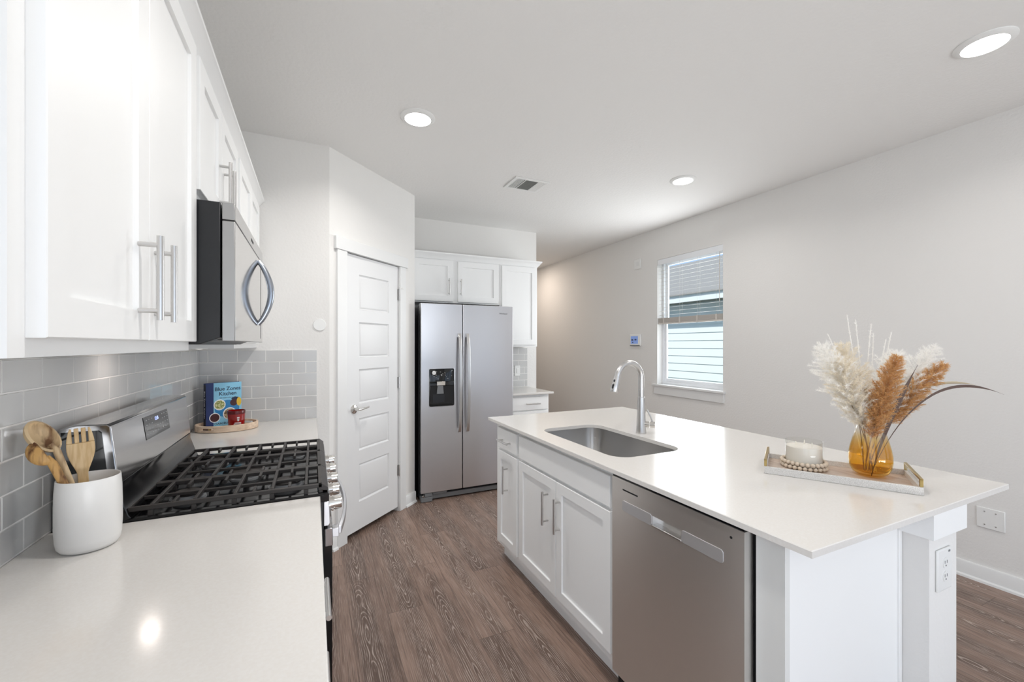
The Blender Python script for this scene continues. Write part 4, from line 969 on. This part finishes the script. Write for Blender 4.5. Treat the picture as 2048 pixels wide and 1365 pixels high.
# ------------------------------------------------------------------ island tray with candle, beads and vase
TO = Vector((1.550, 1.051, .9145)); TU = Vector((.232, -.378, 0)).normalized(); TW = Vector((.211, .114, 0)); TW = (TW-TU*TW.dot(TU)).normalized()
LN_, WD = .4435, .243
fr = (TO, TU, TW)
t_ = thing('serving_tray', 'rectangular pale grey textured tray with brass handles on the island', 'tray', TO+TU*LN_/2+TW*WD/2)
MB(*fr).box(.008, LN_-.008, .008, WD-.008, .001, .007).build('tray_floor', M_traywood, t_)
mb = MB(*fr); e = .009; hh = .026
mb.box(0, LN_, 0, e, 0, hh).box(0, LN_, WD-e, WD, 0, hh).box(0, e, e, WD-e, 0, hh).box(LN_-e, LN_, e, WD-e, 0, hh)
mb.build('tray_rim', M_shagreen, t_, bevel=.001)
for u_ in (0.0, LN_-e):
    mb = MB(*fr).box(u_, u_+e, .004, .014, hh, hh+.026).box(u_, u_+e, WD-.014, WD-.004, hh, hh+.026).box(u_, u_+e, .004, WD-.004, hh+.0215, hh+.027)
    hd = mb.build('tray_handle', M_brass, t_, bevel=.0008)
    MB(*fr).box(u_+.001, u_+e-.001, .014, WD-.014, hh+.009, hh+.0215).build('acrylic_bar', M_acrylic, hd)
# candle
CC2 = Vector((1.744, 1.020, .9222)); t_ = thing('jar_candle', 'white three-wick candle in a clear glass jar on the island tray', 'candle', CC2)
MB().lathe([(.054, 0), (.0605, .002), (.0625, .008), (.0625, .103), (.0617, .1045), (.0605, .103), (.0605, .012), (.054, .008)], CC2, 56, cap0=True, cap1=True).build('glass_jar', M_jar, t_, angle=50)
MB().lathe([(.052, .009), (.0595, .012), (.0597, .082), (.057, .084), (.03, .0835)], CC2, 56, cap0=True, cap1=True).build('wax', M_wax, t_, angle=50)
for k in range(3):
    a = 2*PI*k/3+.5; c = CC2+Vector((.03*math.cos(a), .03*math.sin(a), .082)); MB().tube([c, c+Vector((.001, 0, .010)), c+Vector((.004, .002, .018))], .0014, 6).build('wick', M_paper, t_)
# beads
mb = MB(); bc = CC2+Vector((0, 0, 0)); rnd = random.Random(2)
for lp in range(2):
    nb = 27
    for k in range(nb):
        a = 2*PI*(k+.5*lp)/nb; rr_ = .0715+.0015*math.sin(3*a+lp)
        c = Vector((bc.x+rr_*math.cos(a), bc.y+rr_*math.sin(a), .9222+.0082+lp*.0155))
        bmesh.ops.create_icosphere(mb.b, subdivisions=2, radius=.0082, matrix=Matrix.Translation(c))
o = mb.build('bead_garland', M_bead, None, angle=180); tag(o, 'string of pale wooden beads looped around the jar candle', 'garland')
# vase
VC = Vector((1.857, .853, .9222))
t_ = thing('glass_vase', 'amber to clear glass vase holding dried grasses on the island tray', 'vase', VC)
vp = [(.001, .004), (.032, .004), (.043, .006), (.053, .014), (.061, .032), (.0643, .055), (.0640, .075), (.060, .10), (.053, .130), (.045, .160), (.0375, .186), (.0355, .193), (.0350, .1940), (.0340, .193), (.0433, .160), (.0513, .130), (.058, .10), (.062, .075), (.0622, .056), (.059, .034), (.050, .020), (.034, .013), (.001, .012)]
MB().lathe(vp, VC, 64).build('vase_body', M_vase, t_, angle=60)

# dried stems: everything rises from the vase mouth
RTV = Vector((math.cos(YAW), -math.sin(YAW), 0)); FWV = Vector((math.sin(YAW), math.cos(YAW), 0)); ZV = Vector((0, 0, 1))
S_ = 1/542.
def at(px, py, depth=0.):                                # metres: right, up (from the vase base), back
    return VC + RTV*((px-1740)*S_) + ZV*((950-py)*S_) + FWV*depth
def bez(p0, p1, p2, n=12): return [p0*(1-t)**2 + p1*2*t*(1-t) + p2*t*t for t in [k/n for k in range(n+1)]]
def plume(name, label, cat, mstem, mplume, foot, mid, tip, start, width, strands, slen, droop=.3, seed=0, group=None, thin=.0006, wisp=False):
    rnd = random.Random(seed); P = bez(foot, mid, tip, 24); root = thing(name, label, cat, foot, group)
    MB().tube(P[:19], [.0017]*10+[.0014]*9, 8).build('stem', mstem, root) if not wisp else MB().tube(P, [.0017]*15+[.0013]*10, 6).build('stem', mstem, root)
    mb = MB(); n = len(P)-1; B = mb.b
    def sample(t):
        x = t*n; i = min(int(x), n-1); return P[i].lerp(P[i+1], x-i), (P[i+1]-P[i]).normalized()
    def rv(): return Vector((rnd.gauss(0, 1), rnd.gauss(0, 1), rnd.gauss(0, 1)))
    def ribbon(a, b_, wd, tipw=.35):
        dv_ = b_-a; sd = dv_.cross(rv())
        if sd.length < 1e-9: return
        sd = sd.normalized()*wd; q = [B.verts.new(a-sd), B.verts.new(a+sd), B.verts.new(b_+sd*tipw), B.verts.new(b_-sd*tipw)]; B.faces.new(q)
    if wisp:
        for k in range(strands):
            c, ax = sample(start+(1-start)*rnd.random()); d_ = (ax*1.2+rv()*.45).normalized(); ribbon(c, c+d_*slen*rnd.uniform(.5, 1.1), thin)
    else:
        nbr = strands
        for k in range(nbr):
            q = (k+rnd.random())/nbr; c, ax = sample(start+(1-start)*q)
            env = (max(0., math.sin(PI*min(1, .12+q*.86)))**.8)*rnd.uniform(.55, 1.12)
            a = k*2.39996+rnd.uniform(-.5, .5); s1 = ax.orthogonal().normalized(); s2 = ax.cross(s1); rad = s1*math.cos(a)+s2*math.sin(a)
            Lb = width*env*1.25+.010; p0 = c; p1 = c+(rad*.75+ax*.65)*Lb*.55; p2 = c+(rad*.85+ax*.75)*Lb+Vector((0, 0, -droop*Lb*.5))+rv()*Lb*.06
            bz = bez(p0, p1, p2, 6)
            for i_ in range(6): ribbon(bz[i_], bz[i_+1], thin*.8, 1.)
            nf = max(8, int(Lb*(1700 if width > .045 else 1300)))
            for _ in range(nf):
                u_ = rnd.random()**.75; x_ = u_*6; i_ = min(int(x_), 5); c2 = bz[i_].lerp(bz[i_+1], x_-i_); bd = (bz[i_+1]-bz[i_]).normalized()
                d_ = (bd*.9+rv()*.62).normalized(); ribbon(c2, c2+d_*slen*rnd.uniform(.45, 1.15), thin)
        for _ in range(70):                               # feathery tip
            q = rnd.uniform(.88, 1.); c, ax = sample(q); d_ = (ax*1.1+rv()*.4).normalized(); ribbon(c, c+d_*slen*1.3, thin)
    mb.build('plume', mplume, root, smooth=False)
    return root
FT = [VC+Vector((.018*math.cos(a), .018*math.sin(a), .016)) for a in [2*PI*k/12 for k in range(12)]]
G1 = 'dried pampas stems in the amber vase'
plume('pampas_stem', 'white pampas plume leaning far left in the vase', 'dried flower', M_stem, M_pampas, FT[0], at(1732, 850), at(1642, 692), .44, .058, 150, .012, .15, seed=1, group=G1)
plume('pampas_stem', 'cream pampas plume leaning left, below the far left white one', 'dried flower', M_stem, M_cream, FT[1], at(1728, 830, -.01), at(1676, 722, .0), .38, .064, 150, .013, .2, seed=2, group=G1)
plume('pampas_stem', 'white pampas plume leaning far right in the vase', 'dried flower', M_stem, M_pampas, FT[2], at(1752, 840), at(1880, 696, .02), .44, .052, 140, .012, .15, seed=3, group=G1)
plume('pampas_stem', 'pale pampas plume right of the tan one, behind the dark upright leaf', 'dried flower', M_stem, M_pampas, FT[3], at(1744, 840), at(1818, 708, .05), .36, .064, 150, .013, .2, seed=4, group=G1)
plume('pampas_stem', 'cream pampas plume at the back centre of the bouquet', 'dried flower', M_stem, M_cream, FT[4], at(1736, 830, .03), at(1712, 690, .07), .40, .060, 130, .013, .2, seed=5, group=G1)
plume('tan_grass_stem', 'tan brown fluffy plume upright at the centre of the bouquet', 'dried flower', M_stem, M_tan, FT[5], at(1728, 850, -.03), at(1757, 714, -.075), .34, .034, 330, .011, .05, seed=6, group=G1, thin=.0007)
plume('tan_grass_stem', 'tan brown fluffy plume leaning right under the white plume', 'dried flower', M_stem, M_tan, FT[6], at(1757, 840, -.01), at(1870, 730, -.03), .46, .029, 280, .011, .05, seed=7, group=G1, thin=.0007)
for k, (mx_, my_, tx_, ty_, lb) in enumerate(((1728, 800, 1702, 629, 'tallest thin white wispy grass sprig curving left'), (1738, 760, 1756, 648, 'thin white wispy grass sprig curving right above the tan plume'), (1720, 800, 1672, 668, 'thin white wispy sprig left of the tallest one'), (1714, 810, 1656, 690, 'thin white wispy sprig near the left white plume'), (1760, 800, 1797, 664, 'thin straight white sprig right of the tan plume'), (1750, 800, 1765, 668, 'thin white sprig just right of the bouquet centre'), (1755, 800, 1781, 680, 'short thin white sprig between two taller right ones'), (1734, 790, 1724, 640, 'thin white sprig close beside the tallest one'))):
    plume('grass_sprig', lb, 'dried flower', M_pampas, M_pampas, FT[(k*5) % 12], at(mx_, my_, .02), at(tx_, ty_, .02+.01*(k % 3)), .45, .003, 150, .009, .0, seed=20+k, thin=.0011, wisp=True, group='wispy white grass sprigs')
def leaf(label, m, P, wmax, seed=0):
    n = len(P); L_ = []
    for i, p_ in enumerate(P):
        tt = (P[min(i+1, n-1)]-P[max(i-1, 0)]).normalized(); s_ = tt.cross(FWV).normalized(); q = i/(n-1); wd = wmax*(.18+.82*math.sin(PI*q**1.6))*(1 if q < .8 else (1-q)/.2+.04)
        L_.append([p_-s_*wd, p_-FWV*.0007, p_+s_*wd, p_+FWV*.0007])
    o = MB().loops(L_).build('dried_leaf', m, None, angle=70); tag(o, label, 'dried leaf', 'long dried leaves in the vase')
leaf('dark brown pointed leaf standing upright in front of the plumes', M_stemd, bez(at(1738, 950, -.01), at(1742, 850, -.05), at(1796, 728, -.075), 24), .0095)
leaf('long dark leaf arching far right out of the vase', M_stemd, bez(at(1742, 948), at(1770, 830, -.04), at(1832, 786, -.06), 12)[:-1] + bez(at(1832, 786, -.06), at(1885, 752, -.07), at(1963, 785, -.07), 16), .0050)
leaf('cream leaf arching right just above the dark one', M_leafc, bez(at(1744, 948, .01), at(1765, 830, -.01), at(1835, 773, -.03), 12)[:-1] + bez(at(1835, 773, -.03), at(1880, 755, -.04), at(1930, 770, -.05), 12), .0045)
